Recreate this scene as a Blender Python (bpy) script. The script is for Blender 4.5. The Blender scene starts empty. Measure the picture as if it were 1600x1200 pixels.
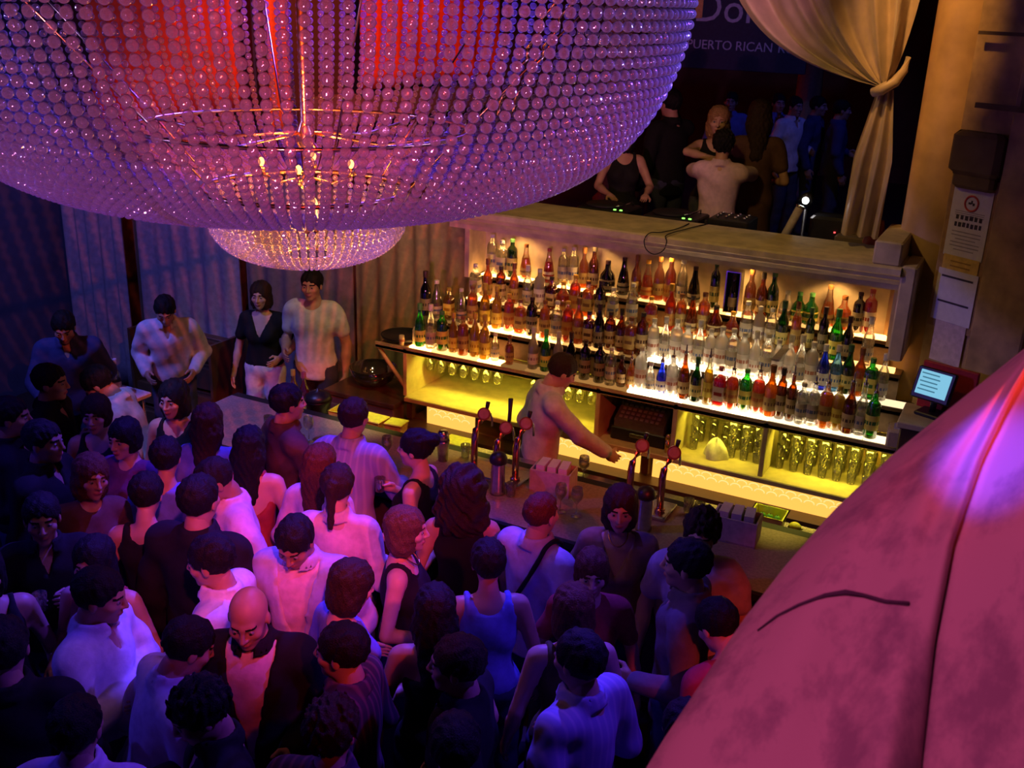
import bpy, math, random
import numpy as np
from mathutils import Vector, Matrix

scene = bpy.context.scene
COL = scene.collection
random.seed(7)

# ---------------------------------------------------------------- camera
F_PX = 1620.0
def unit(v):
    v = np.array(v, float)
    return v / np.linalg.norm(v)
_up = -unit([-150, 4350, F_PX])
_x = -unit([-3440, -760, F_PX]); _x = unit(_x - _up * np.dot(_x, _up))
_y = np.cross(_up, _x); _y = _y if _y[2] > 0 else -_y
RC = np.array([_x, _y, _up])                      # world = RC @ camera(x right, y down, z forward)
CAM = np.array([0.0, 0.0, 4.0])
def ray(px, py): return RC @ unit([px - 800, py - 600, F_PX])
def onz(px, py, z): r = ray(px, py); return CAM + r * ((z - CAM[2]) / r[2])
def ony(px, py, y): r = ray(px, py); return CAM + r * (y / r[1])
def depth_pt(px, py, d): return CAM + RC @ np.array([(px - 800) / F_PX * d, (py - 600) / F_PX * d, d])

cd = bpy.data.cameras.new('camera'); cam = bpy.data.objects.new('camera', cd); COL.objects.link(cam)
cd.sensor_width = 36.0; cd.lens = F_PX / 1600 * 36
M = Matrix.Identity(4)
for i in range(3):
    M[i][0] = RC[i, 0]; M[i][1] = -RC[i, 1]; M[i][2] = -RC[i, 2]; M[i][3] = CAM[i]
cam.matrix_world = M
cd.clip_start = 0.05
cd.dof.use_dof = True; cd.dof.focus_distance = 4.6; cd.dof.aperture_fstop = 7.5
scene.camera = cam

# ---------------------------------------------------------------- world, exposure
w = bpy.data.worlds.new('dark_room'); scene.world = w; w.use_nodes = True
w.node_tree.nodes['Background'].inputs[0].default_value = (0.10, 0.06, 0.16, 1)
w.node_tree.nodes['Background'].inputs[1].default_value = 0.005
vs = scene.view_settings
vs.view_transform = 'Standard'; vs.look = 'None'; vs.gamma = 1.0; vs.use_curve_mapping = False
vs.exposure = 0.0
scene.cycles.max_bounces = 6; scene.cycles.diffuse_bounces = 2; scene.cycles.glossy_bounces = 3
scene.cycles.transmission_bounces = 4; scene.cycles.transparent_max_bounces = 24
scene.cycles.caustics_reflective = False; scene.cycles.caustics_refractive = False
scene.cycles.sample_clamp_indirect = 4.0

# ---------------------------------------------------------------- large lights
def spot(name, loc, target, color, watt, angle=50, blend=0.5, radius=0.05):
    l = bpy.data.lights.new(name, 'SPOT'); l.color = color; l.energy = watt
    l.spot_size = math.radians(angle); l.spot_blend = blend; l.shadow_soft_size = radius
    o = bpy.data.objects.new(name, l); COL.objects.link(o); o.location = loc
    o.rotation_euler = (Vector(target) - Vector(loc)).to_track_quat('-Z', 'Y').to_euler()
    return o
def area(name, loc, target, color, watt, sx, sy):
    l = bpy.data.lights.new(name, 'AREA'); l.shape = 'RECTANGLE'; l.size = sx; l.size_y = sy
    l.color = color; l.energy = watt
    o = bpy.data.objects.new(name, l); COL.objects.link(o); o.location = loc
    o.rotation_euler = (Vector(target) - Vector(loc)).to_track_quat('-Z', 'Y').to_euler()
    return o
def point(name, loc, color, watt, radius=0.03):
    l = bpy.data.lights.new(name, 'POINT'); l.color = color; l.energy = watt; l.shadow_soft_size = radius
    o = bpy.data.objects.new(name, l); COL.objects.link(o); o.location = loc
    return o
STRIP, DOWN, COMP = 2.7, 0.9, 1.1
RED, PINK, BLUE, WARM = (1.0, .05, .03), (1.0, .08, .28), (.09, .06, 1.0), (1.0, .46, .11)
spot('red_through_chandelier', (1.9, -1.5, 5.5), (-2.6, 3.3, 3.80), RED, 1500, 17, .7, .05)
spot('red_inside_chandelier', (-1.95, 2.55, 4.05), (-6.4, 7.2, 1.5), (1.0, .12, .06), 420, 46, .5, .008)
spot('pink_on_chandelier', (-.2, -1.4, 2.9), (-2.5, 3.0, 3.75), (1.0, .24, .60), 850, 40, .6, .10)
spot('blue_on_chandelier', (1.6, 5.0, 4.3), (-1.8, 3.0, 3.7), (.25, .18, 1.0), 700, 30, .5, .10)
spot('violet_on_chandelier', (-6.8, 0.2, 4.4), (-2.9, 2.9, 3.8), (.2, .15, 1.0), 420, 34, .5, .10)
spot('pink_on_crowd', (.3, .2, 5.5), (-3.1, 3.6, 1.5), PINK, 1000, 19, .9, .10)
spot('red_on_crowd', (1.6, .6, 5.2), (-2.3, 4.3, 1.4), RED, 800, 34, .9, .10)
spot('blue_from_behind', (-3.3, 6.2, 6.0), (-2.9, 2.7, 1.4), (.08, .035, 1.0), 2300, 52, .7, .04)
spot('blue_from_left', (-7.4, 1.6, 5.4), (-3.4, 2.8, 1.4), (.07, .04, 1.0), 320, 55, .7, .10)
spot('blue_from_right', (.6, 4.4, 5.2), (-2.2, 2.6, 1.4), (.12, .03, 1.0), 480, 40, .7, .10)
spot('blue_far_left', (-6.2, 3.0, 5.4), (-6.15, 5.6, 1.2), (.12, .14, 1.0), 420, 30, .7, .05)
spot('pink_near', (-.9, -.3, 4.7), (.40, 1.3, 3.4), (1.0, .13, .40), 115, 60, .6, .06)
spot('blue_near', (-.5, .3, 4.7), tuple(depth_pt(1545, 700, 1.42)), (.14, .06, 1.0), 280, 6.5, 1.0, .01)
spot('amber_column', (-1.3, 5.9, 5.5), (-.85, 7.1, 4.05), WARM, 190, 34, .9, .05)
spot('curtain_blue', (-6.6, 3.2, 5.0), (-7.8, 7.2, 1.6), (.2, .2, 1.0), 260, 60, .7, .08)
point('chandelier_core', (-2.52, 3.2, 3.42), (1.0, .34, .06), 7, .05)
for k_ in range(6): point('chandelier_bottom', (-2.52 + .25 * math.cos(k_ * 1.047 + .3), 3.2 + .25 * math.sin(k_ * 1.047 + .3), 3.13), (1.0, .34, .06), 1.6, .02)
spot('red_hall', (-6.0, 11.5, 5.8), (-8.9, 12.0, 3.4), (1.0, .10, .03), 700, 110, .5, .2)
spot('blue_hall', (-1.0, 10.0, 5.6), (-2.6, 12.2, 2.6), (.08, .1, 1.0), 65, 60, .5, .1)
spot('blue_banner', (-3.5, 11.0, 5.6), (-4.0, 14.0, 3.7), (.25, .3, 1.0), 40, 50, .5, .1)
spot('bar_amber', (-3.0, 4.6, 4.2), (-2.6, 6.6, 1.2), (1.0, .60, .08), 12, 110, .8, .1)
spot('ledge_amber', (-2.4, 5.2, 4.9), (-2.2, 7.0, 2.4), (1.0, .60, .16), 70, 85, .8, .1)
spot('guest_amber', (-3.6, 5.6, 3.9), (-5.2, 6.9, 1.5), (1.0, .78, .30), 60, 48, .8, .05)
spot('booth_mauve', (-1.6, 6.2, 5.2), (-2.2, 8.0, 2.7), (1.0, .35, .6), 30, 34, .8, .1)
spot('blue_bar_end', (-4.9, 3.0, 5.4), (-4.7, 5.2, 1.1), (.2, .22, 1.0), 600, 24, .8, .05)
for x_ in (-4.05, -3.3, -1.1): spot('tub_fill_spot', (x_, 6.35, 2.2), (x_, 5.8, 1.05), (1.0, .88, .10), 60, 36, .8, .03)  # added spots without fixtures, to brighten the yellow tubs on the inner rail


# ---------------------------------------------------------------- mesh helpers
class MB:
    def __init__(s): s.v = []; s.f = []; s.m = []
    def add(s, vs, fs, mi=0):
        b = len(s.v); s.v.extend([tuple(map(float, q)) for q in vs])
        s.f.extend([tuple(b + i for i in q) for q in fs]); s.m.extend([mi] * len(fs)); return s
    def box(s, c, d, rz=0.0, mi=0, bev=0.0):
        x, y, z = d[0] / 2, d[1] / 2, d[2] / 2; k = math.cos(rz); n = math.sin(rz)
        if bev <= 0:
            L = [(-x, -y, -z), (x, -y, -z), (x, y, -z), (-x, y, -z), (-x, -y, z), (x, -y, z), (x, y, z), (-x, y, z)]
            Fq = [(0, 3, 2, 1), (4, 5, 6, 7), (0, 1, 5, 4), (1, 2, 6, 5), (2, 3, 7, 6), (3, 0, 4, 7)]
        else:
            b = bev; L = []; Fq = []
            for zz, i in ((-z, b), (-z + b, 0), (z - b, 0), (z, b)):
                xx, yy = x - i, y - i
                L += [(-xx + b, -yy, zz), (xx - b, -yy, zz), (xx, -yy + b, zz), (xx, yy - b, zz), (xx - b, yy, zz), (-xx + b, yy, zz), (-xx, yy - b, zz), (-xx, -yy + b, zz)]
            for r in range(3):
                for i in range(8): Fq.append((r * 8 + i, r * 8 + (i + 1) % 8, r * 8 + 8 + (i + 1) % 8, r * 8 + 8 + i))
            Fq.append(tuple(range(7, -1, -1))); Fq.append(tuple(range(24, 32)))
        return s.add([(c[0] + k * a - n * b_, c[1] + n * a + k * b_, c[2] + q) for a, b_, q in L], Fq, mi)
    def lathe(s, prof, c=(0, 0, 0), n=16, mi=0, sq=None, sx=1, sy=1, caps=True):
        vs_ = []; fs = []
        for r, z in prof:
            for i in range(n):
                t = 2 * math.pi * i / n; cx, cy = math.cos(t), math.sin(t)
                if sq:
                    q = (abs(cx) ** sq + abs(cy) ** sq) ** (-1 / sq); cx *= q; cy *= q
                vs_.append((c[0] + r * cx * sx, c[1] + r * cy * sy, c[2] + z))
        for j in range(len(prof) - 1):
            for i in range(n):
                fs.append((j * n + i, j * n + (i + 1) % n, (j + 1) * n + (i + 1) % n, (j + 1) * n + i))
        if caps:
            fs.append(tuple(range(n - 1, -1, -1))); k = (len(prof) - 1) * n; fs.append(tuple(range(k, k + n)))
        return s.add(vs_, fs, mi)
    def tube(s, pts, r, n=8, mi=0, caps=True):
        pts = [np.array(p, float) for p in pts]; R_ = r if isinstance(r, (list, tuple)) else [r] * len(pts)
        vs_ = []; fs = []; up = np.array([0.13, 0.2, 0.97])
        for k, p in enumerate(pts):
            d = pts[min(k + 1, len(pts) - 1)] - pts[max(k - 1, 0)]; d = d / (np.linalg.norm(d) + 1e-9)
            if abs(np.dot(d, up)) > 0.98: up_ = np.array([1.0, 0, 0])
            else: up_ = up
            a = np.cross(d, up_); a /= np.linalg.norm(a); b = np.cross(d, a)
            for i in range(n):
                t = 2 * math.pi * i / n; vs_.append(p + R_[k] * (math.cos(t) * a + math.sin(t) * b))
        for k in range(len(pts) - 1):
            for i in range(n): fs.append((k * n + i, k * n + (i + 1) % n, (k + 1) * n + (i + 1) % n, (k + 1) * n + i))
        if caps:
            fs.append(tuple(range(n - 1, -1, -1))); q = (len(pts) - 1) * n; fs.append(tuple(range(q, q + n)))
        return s.add(vs_, fs, mi)
    def sphere(s, c, r, n=12, m=8, mi=0, sc=(1, 1, 1)):
        vs_ = [(c[0], c[1], c[2] - r * sc[2])]; fs = []
        for j in range(1, m):
            p = -math.pi / 2 + math.pi * j / m
            for i in range(n):
                t = 2 * math.pi * i / n
                vs_.append((c[0] + r * sc[0] * math.cos(p) * math.cos(t), c[1] + r * sc[1] * math.cos(p) * math.sin(t), c[2] + r * sc[2] * math.sin(p)))
        vs_.append((c[0], c[1], c[2] + r * sc[2])); T = len(vs_) - 1
        for i in range(n): fs.append((0, 1 + (i + 1) % n, 1 + i))
        for j in range(m - 2):
            for i in range(n): a = 1 + j * n; fs.append((a + i, a + (i + 1) % n, a + n + (i + 1) % n, a + n + i))
        a = 1 + (m - 2) * n
        for i in range(n): fs.append((a + i, a + (i + 1) % n, T))
        return s.add(vs_, fs, mi)
    def prism_x(s, prof, x0, x1, mi=0):          # closed (y, z) outline pulled along x
        n = len(prof)
        vs_ = [(x0, y, z) for y, z in prof] + [(x1, y, z) for y, z in prof]
        fs = [(i, (i + 1) % n, n + (i + 1) % n, n + i) for i in range(n)] + [tuple(range(n - 1, -1, -1)), tuple(range(n, 2 * n))]
        return s.add(vs_, fs, mi)
    def grid(s, fn, nu, nv, mi=0, close_u=False):
        vs_ = [fn(i / (nu if close_u else nu - 1), j / (nv - 1)) for j in range(nv) for i in range(nu)]
        fs = []
        for j in range(nv - 1):
            for i in range(nu if close_u else nu - 1):
                k = (i + 1) % nu; fs.append((j * nu + i, j * nu + k, (j + 1) * nu + k, (j + 1) * nu + i))
        return s.add(vs_, fs, mi)
    def mesh(s, name, mats=None, smooth=False):
        me = bpy.data.meshes.new(name); me.from_pydata(s.v, [], s.f); me.update()
        if mats is not None:
            for m in (mats if isinstance(mats, (list, tuple)) else [mats]): me.materials.append(m)
            if max(s.m, default=0): me.polygons.foreach_set('material_index', s.m)
        if smooth: me.polygons.foreach_set('use_smooth', [True] * len(me.polygons))
        if smooth == 2:
            try: me.set_sharp_from_angle(angle=math.radians(40))
            except Exception: pass
        return me
    def build(s, name, mats, parent=None, smooth=False, loc=None): return link(name, s.mesh(name, mats, smooth), parent, loc)
def link(name, me, parent=None, loc=None, mat=None):
    o = bpy.data.objects.new(name, me); COL.objects.link(o)
    if parent is not None: o.parent = parent
    if loc is not None: o.location = [float(q) for q in loc]
    if mat is not None:
        if len(o.material_slots) == 0: me.materials.append(None)
        o.material_slots[0].link = 'OBJECT'; o.material_slots[0].material = mat
    return o
def tag(o, label, cat, group=None):
    o['label'] = label; o['category'] = cat
    if group: o['group'] = group
    return o
def struct(o): o['kind'] = 'structure'; return o
def thing(name, label, cat, loc=(0, 0, 0), rz=0.0, group=None):
    o = bpy.data.objects.new(name, None); o.empty_display_size = 0.1; COL.objects.link(o)
    o.location = [float(q) for q in loc]; o.rotation_euler = (0, 0, rz); return tag(o, label, cat, group)

# ---------------------------------------------------------------- materials
_MC = {}
def mat(name, col, rough=0.6, metal=0.0, bump=0.0, scale=30.0, var=0.15, spec=0.5, emit=None, es=0.0, sheen=0.0, trans=0.0):
    key = (name, tuple(col), rough)
    if key in _MC: return _MC[key]
    m = bpy.data.materials.new(name); m.use_nodes = True; N = m.node_tree.nodes; L = m.node_tree.links
    b = N['Principled BSDF']; b.inputs['Roughness'].default_value = rough; b.inputs['Metallic'].default_value = metal
    b.inputs['Specular IOR Level'].default_value = spec; b.inputs['Sheen Weight'].default_value = sheen
    b.inputs['Transmission Weight'].default_value = trans
    tc = N.new('ShaderNodeTexCoord'); nz = N.new('ShaderNodeTexNoise'); nz.inputs['Scale'].default_value = scale; nz.inputs['Detail'].default_value = 3
    L.new(tc.outputs['Object'], nz.inputs['Vector'])
    cr = N.new('ShaderNodeValToRGB')
    cr.color_ramp.elements[0].color = (*[max(0, c * (1 - var)) for c in col], 1); cr.color_ramp.elements[1].color = (*[min(1, c * (1 + var)) for c in col], 1)
    cr.color_ramp.elements[0].position = 0.3; cr.color_ramp.elements[1].position = 0.7
    L.new(nz.outputs['Fac'], cr.inputs['Fac']); L.new(cr.outputs['Color'], b.inputs['Base Color'])
    if bump:
        bp = N.new('ShaderNodeBump'); bp.inputs['Strength'].default_value = bump; bp.inputs['Distance'].default_value = 0.01
        L.new(nz.outputs['Fac'], bp.inputs['Height']); L.new(bp.outputs['Normal'], b.inputs['Normal'])
    if emit: b.inputs['Emission Color'].default_value = (*emit, 1); b.inputs['Emission Strength'].default_value = es
    _MC[key] = m; return m
def emis(name, col, strength):
    m = bpy.data.materials.new(name); m.use_nodes = True; N = m.node_tree.nodes; L = m.node_tree.links
    N.remove(N['Principled BSDF']); e = N.new('ShaderNodeEmission'); e.inputs[0].default_value = (*col, 1); e.inputs[1].default_value = strength
    L.new(e.outputs[0], N['Material Output'].inputs['Surface']); return m
def glassy(name, col, clear=0.6, gloss=0.12, body=(1, 1, 1), rough=0.06):
    """tinted see-through glass: transparent + translucent body + mirror-like sheen"""
    key = ('g', name, tuple(col), clear)
    if key in _MC: return _MC[key]
    m = bpy.data.materials.new(name); m.use_nodes = True; N = m.node_tree.nodes; L = m.node_tree.links
    N.remove(N['Principled BSDF'])
    tr = N.new('ShaderNodeBsdfTransparent'); tr.inputs[0].default_value = (*col, 1)
    tl = N.new('ShaderNodeBsdfTranslucent'); df = N.new('ShaderNodeBsdfDiffuse')
    bc = [c * b for c, b in zip(col, body)]
    tl.inputs[0].default_value = (*bc, 1); df.inputs[0].default_value = (*bc, 1)
    gl = N.new('ShaderNodeBsdfGlossy'); gl.inputs['Roughness'].default_value = rough; gl.inputs[0].default_value = (1, 1, 1, 1)
    nz = N.new('ShaderNodeTexNoise'); nz.inputs['Scale'].default_value = 40
    m1 = N.new('ShaderNodeMixShader'); m1.inputs[0].default_value = 0.12; L.new(tl.outputs[0], m1.inputs[1]); L.new(df.outputs[0], m1.inputs[2])
    m2 = N.new('ShaderNodeMixShader'); m2.inputs[0].default_value = 1 - clear; L.new(tr.outputs[0], m2.inputs[1]); L.new(m1.outputs[0], m2.inputs[2])
    fr = N.new('ShaderNodeLayerWeight'); fr.inputs[0].default_value = 0.35
    mr = N.new('ShaderNodeMapRange'); mr.inputs['To Min'].default_value = gloss * 0.6; mr.inputs['To Max'].default_value = min(1, gloss * 4)
    L.new(fr.outputs['Fresnel'], mr.inputs['Value'])
    m3 = N.new('ShaderNodeMixShader'); L.new(mr.outputs[0], m3.inputs[0]); L.new(m2.outputs[0], m3.inputs[1]); L.new(gl.outputs[0], m3.inputs[2])
    L.new(m3.outputs[0], N['Material Output'].inputs['Surface'])
    _MC[key] = m; return m
def text_mesh(s, size, depth=0.002, align='CENTER', name='lettering', shear=0.0):
    c = bpy.data.curves.new(name, 'FONT'); c.body = s; c.size = size; c.extrude = depth; c.align_x = align; c.align_y = 'CENTER'; c.shear = shear; c.resolution_u = 3
    o = bpy.data.objects.new(name, c); COL.objects.link(o)
    dg = bpy.context.evaluated_depsgraph_get(); me = bpy.data.meshes.new_from_object(o.evaluated_get(dg))
    bpy.data.objects.remove(o); bpy.data.curves.remove(c); me.name = name; return me

def smooth_path(pts, k=6):
    c = np.array(pts, float); out = []
    for i in range(len(c) - 1):
        g = lambda j: c[min(max(j, 0), len(c) - 1)]
        for q in range(k):
            w_ = q / k; out.append(.5 * (2 * g(i) + (g(i + 1) - g(i - 1)) * w_ + (2 * g(i - 1) - 5 * g(i) + 4 * g(i + 1) - g(i + 2)) * w_ ** 2 + (3 * g(i) - g(i - 1) - 3 * g(i + 1) + g(i + 2)) * w_ ** 3))
    return out + [c[-1]]
WOOD = mat('dark_wood', (0.10, 0.055, 0.03), 0.35, bump=0.1, scale=14)
COUNTER = mat('bar_top_stone', (0.30, 0.22, 0.20), 0.3, bump=0.03, scale=60, var=0.25)
PLASTER = mat('cream_plaster', (0.62, 0.52, 0.36), 0.75, bump=0.2, scale=9, var=0.2)
YELLOW_PAINT = mat('yellow_cream_paint', (0.60, 0.52, 0.28), 0.45, bump=0.05, scale=12)
BLACK = mat('black_plastic', (0.015, 0.015, 0.017), 0.4)
RUBBER = mat('black_rubber', (0.012, 0.012, 0.013), 0.7)
CHROME = mat('brushed_steel', (0.6, 0.6, 0.62), 0.22, metal=1.0)
COPPER = mat('copper_pipe', (0.75, 0.36, 0.26), 0.18, metal=1.0)
GOLD = mat('gilt_metal', (0.9, 0.55, 0.2), 0.25, metal=1.0)
PAPER = mat('white_paper', (0.75, 0.73, 0.76), 0.8, var=0.05)
CLEAR = glassy('clear_glass', (0.93, 0.93, 0.9), 0.72, 0.16)

# ================================================================ THE ROOM
FLOOR_M = mat('dark_floor', (0.05, 0.035, 0.035), 0.45, scale=5)
struct(MB().box((-3.0, 2.0, -0.05), (13.0, 11.2, 0.1)).build('floor', FLOOR_M))
WALL_DARK = mat('navy_painted_wall', (0.10, 0.12, 0.22), 0.8, bump=0.2, scale=6)
struct(MB().box((-9.1, 2.1, 2.4), (0.2, 10.8, 4.8)).build('wall_left', WALL_DARK))
PART_M = mat('brown_partition_paint', (0.16, 0.12, 0.09), 0.8, bump=0.1, scale=8)
struct(MB().box((-6.63, 7.5, 1.2), (4.75, 0.12, 2.4)).build('wall_back', PART_M))
# upper hall behind the bar: raised floor, far wall and its left wall
HALL_M = mat('dark_hall_wall', (0.07, 0.055, 0.06), 0.85, bump=0.2, scale=4)
struct(MB().box((-3.4, 12.35, 1.45), (11.2, 9.5, 0.1)).build('trim_1', mat('stage_floor', (0.03, 0.025, 0.03), 0.5)))
struct(MB().box((-3.4, 17.2, 4.0), (11.6, 0.2, 5.2)).build('wall_hall_back', HALL_M))
wl = struct(MB().box((-9.1, 12.35, 4.0), (0.2, 9.5, 5.2)).build('wall_hall_left', HALL_M))
SLATE = mat('slate_grey_band', (0.16, 0.16, 0.2), 0.7)
RED_DRAPE = mat('red_orange_drape', (0.75, 0.12, 0.05), 0.75, bump=0.2, scale=12)
def drape(name, p0, p1, z0, z1, folds, amp, m, label=None, cat='curtain', cols=None, rows=10, seed=0, gather=0.0, group=None):
    rnd = random.Random(seed); ph = [rnd.uniform(0, 6.28) for _ in range(4)]
    p0 = np.array(p0, float); p1 = np.array(p1, float); d = p1 - p0; nrm = np.array([-d[1], d[0]]) / np.hypot(*d)
    cols = cols or folds * 8
    def fn(u, v):
        uu = u + 0.012 * math.sin(9 * u + ph[3] + 2 * v)
        a = amp * (0.65 * math.sin(2 * math.pi * folds * uu + ph[0]) + 0.35 * math.sin(2 * math.pi * folds * 0.43 * uu + ph[1] + v)) * (0.7 + 0.3 * (1 - v))
        q = p0 + d * u + nrm * a
        return (q[0], q[1], z0 + (z1 - z0) * v)
    b = MB().grid(fn, cols, rows)
    n0 = len(b.v)
    back = [(x + nrm[0] * 0.012, y + nrm[1] * 0.012, z) for x, y, z in b.v]; f0 = list(b.f)
    b.add(back, [tuple(reversed(q)) for q in f0])
    for i in range(cols - 1):
        b.f.append((i + 1, i, n0 + i, n0 + i + 1)); t = (rows - 1) * cols; b.f.append((t + i, t + i + 1, n0 + t + i + 1, n0 + t + i)); b.m += [0, 0]
    o = b.build(name, m, None, True)
    if label: tag(o, label, cat, group)
    return o
drape('red_drape', (-8.75, 7.75), (-8.75, 9.95), 2.64, 4.8, 7, 0.05, RED_DRAPE, 'red drape on the upper hall wall seen through the chandelier left of its dark post', seed=3)
drape('red_drape', (-8.75, 10.35), (-8.75, 10.9), 2.2, 4.8, 3, 0.05, mat('orange_drape', (0.9, 0.28, 0.05), 0.7), 'narrow orange drape beside the dark post in the upper hall', seed=4)
drape('red_drape', (-8.75, 12.35), (-8.75, 16.4), 2.72, 4.8, 9, 0.05, RED_DRAPE, 'wide red drape seen through the middle right of the chandelier', seed=5)
tag(MB().box((-8.7, 10.14, 3.3), (0.22, 0.26, 3.6), bev=0.02).build('wall_post', BLACK), 'black upright post between red and orange drapes in upper hall', 'post')
o = MB().box((-8.9, 8.85, 2.36), (0.16, 2.2, 0.42), bev=0.01).build('parapet_band', SLATE); struct(o); o.name = 'trim_2'
o = MB().box((-8.9, 14.0, 2.46), (0.16, 5.2, 0.42), bev=0.01).build('parapet_band', SLATE); struct(o); o.name = 'trim_3'

# curtains on the partition, left of the back bar
CUR_BLUE = mat('grey_blue_curtain', (0.34, 0.34, 0.46), 0.8, bump=0.2, scale=20)
CUR_OLIVE = mat('olive_tan_curtain', (0.34, 0.28, 0.14), 0.8, bump=0.2, scale=20)
drape('curtain', (-8.85, 7.25), (-8.0, 7.25), 0.02, 2.42, 5, 0.05, CUR_BLUE, 'grey-blue curtain panel at the far left, nearest the navy wall', seed=11)
drape('curtain', (-7.8, 7.25), (-6.55, 7.25), 0.02, 2.42, 6, 0.035, CUR_BLUE, 'grey-blue curtain panel behind the person in a pale open-collar shirt', seed=12)
drape('curtain', (-6.5, 7.3), (-5.3, 7.3), 0.02, 2.42, 6, 0.035, mat('plum_brown_curtain', (0.26, 0.2, 0.2), 0.8, bump=0.2, scale=20), 'plum-brown curtain panel behind the two people standing side by side', seed=13)
drape('curtain', (-5.25, 7.3), (-4.02, 7.3), 0.02, 2.42, 7, 0.04, CUR_OLIVE, 'olive curtain panel just left of the bottle shelves', seed=14)
t = thing('curtain_rail', 'dark rail that carries the curtains left of the bottle shelves', 'rail', (-6.4, 7.3, 2.44))
MB().tube([(-2.45, 0, 0), (2.4, 0, 0)], 0.018).build('rod', BLACK, t, True)
for sx in (-2.45, 2.4): MB().sphere((sx, 0, 0), 0.03).build('finial', BLACK, t, True)
for sx in (-1.6, 0, 1.6): MB().box((sx, 0.07, 0), (0.03, 0.14, 0.03)).build('bracket', BLACK, t)

# dark steps with steel nosings behind the crowd (far left)
t = thing('step_unit', 'dark steps with bright metal edges at the foot of the curtains', 'steps', (-6.85, 6.75, 0))
for k in range(4):
    MB().box((0, 0.05 * k, 0.13 + 0.24 * k), (0.95, 0.42 - 0.08 * k, 0.20)).build('step', WOOD, t)
    MB().box((0, -0.165 + 0.09 * k, 0.238 + 0.24 * k), (0.95, 0.018, 0.02)).build('nosing', CHROME, t)
MB().box((-0.49, 0.1, 0.5), (0.03, 0.5, 1.0)).build('side_board', WOOD, t); MB().box((0.49, 0.1, 0.5), (0.03, 0.5, 1.0)).build('side_board', WOOD, t)

# ================================================================ CHANDELIER
AX, AY = -2.52, 3.2
NS = 168
def big_prof(t): return 0.4 + 1.01 * math.cos(t) ** 0.691, 3.28 + 0.829 * (1 - math.sin(t) ** 0.924)
def resample(fn, t0, t1, nstr, rmax, gap=1.10):
    T = np.linspace(t0, t1, 4000); P = np.array([fn(q) for q in T]); out = []; s = 0.0; last = P[0]; rad = rmax; out.append((P[0][0], P[0][1], rmax)); need = None
    for p in P[1:]:
        rad = max(0.0045, min(rmax, p[0] * math.pi / nstr * 0.84))
        need = (out[-1][2] + rad) * gap
        s = math.hypot(p[0] - out[-1][0], p[1] - out[-1][1])
        if s >= need: out.append((p[0], p[1], rad))
    return out
chand = thing('chandelier', 'huge two-tiered basket chandelier of clear glass bead strands', 'chandelier', (AX, AY, 3.0))
def bead_mat(name, tint):
    m = bpy.data.materials.new(name); m.use_nodes = True; N = m.node_tree.nodes; L = m.node_tree.links
    N.remove(N['Principled BSDF'])
    tr = N.new('ShaderNodeBsdfTransparent'); tr.inputs[0].default_value = (*tint, 1)
    df = N.new('ShaderNodeBsdfDiffuse'); df.inputs[0].default_value = (0.46, 0.40, 0.48, 1)
    tl = N.new('ShaderNodeBsdfTranslucent'); tl.inputs[0].default_value = (0.46, 0.40, 0.48, 1)
    gl = N.new('ShaderNodeBsdfGlossy'); gl.inputs['Roughness'].default_value = 0.045
    nz = N.new('ShaderNodeTexVoronoi'); nz.inputs['Scale'].default_value = 140; tc = N.new('ShaderNodeTexCoord'); L.new(tc.outputs['Object'], nz.inputs['Vector'])
    bp = N.new('ShaderNodeBump'); bp.inputs['Strength'].default_value = 0.25; bp.inputs['Distance'].default_value = 0.004; L.new(nz.outputs['Distance'], bp.inputs['Height']); L.new(bp.outputs[0], gl.inputs['Normal'])
    a = N.new('ShaderNodeMixShader'); a.inputs[0].default_value = 0.5; L.new(df.outputs[0], a.inputs[1]); L.new(tl.outputs[0], a.inputs[2])
    b = N.new('ShaderNodeMixShader'); lw = N.new('ShaderNodeLayerWeight'); lw.inputs[0].default_value = 0.5
    mr = N.new('ShaderNodeMapRange'); mr.inputs['To Min'].default_value = 0.30; mr.inputs['To Max'].default_value = 0.80
    L.new(lw.outputs['Facing'], mr.inputs['Value']); L.new(mr.outputs[0], b.inputs[0]); L.new(tr.outputs[0], b.inputs[1]); L.new(a.outputs[0], b.inputs[2])
    c = N.new('ShaderNodeMixShader'); c.inputs[0].default_value = 0.24; L.new(b.outputs[0], c.inputs[1]); L.new(gl.outputs[0], c.inputs[2])
    L.new(c.outputs[0], N['Material Output'].inputs['Surface']); return m
BEAD = bead_mat('crystal_bead', (0.9, 0.86, 0.9))
def strand_mesh(rows, name, skip=()):
    b = MB()
    for i, (r, z, q) in enumerate(rows):
        if i in skip: continue
        n, m_ = (12, 8) if q > 0.012 else (8, 5)
        b.sphere((r, 0, z - 3.0), q, n, m_)
    return b.mesh(name, BEAD, True)
head = [(1.41, 4.109 + 0.0354 * k, 0.016) for k in range(6, 0, -1)]
rows_big = head + resample(big_prof, 0.0, math.pi / 2 * 0.985, NS, 0.0160)
me_full = strand_mesh(rows_big, 'bead_strand')
picked = set(range(7, 17)); me_cut = strand_mesh(rows_big[17:], 'bead_strand'); me_top = strand_mesh(rows_big[:7], 'bead_strand')
bead_meshes = {i: MB().sphere((0, 0, 0), rows_big[i][2], 12, 8).mesh('bead', BEAD, True) for i in picked}
cam_ang = math.atan2(-AY, -AX)
order = sorted(range(NS), key=lambda k: abs(math.remainder(2 * math.pi * k / NS - cam_ang, 2 * math.pi)))
front = set(order[:30])
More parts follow.
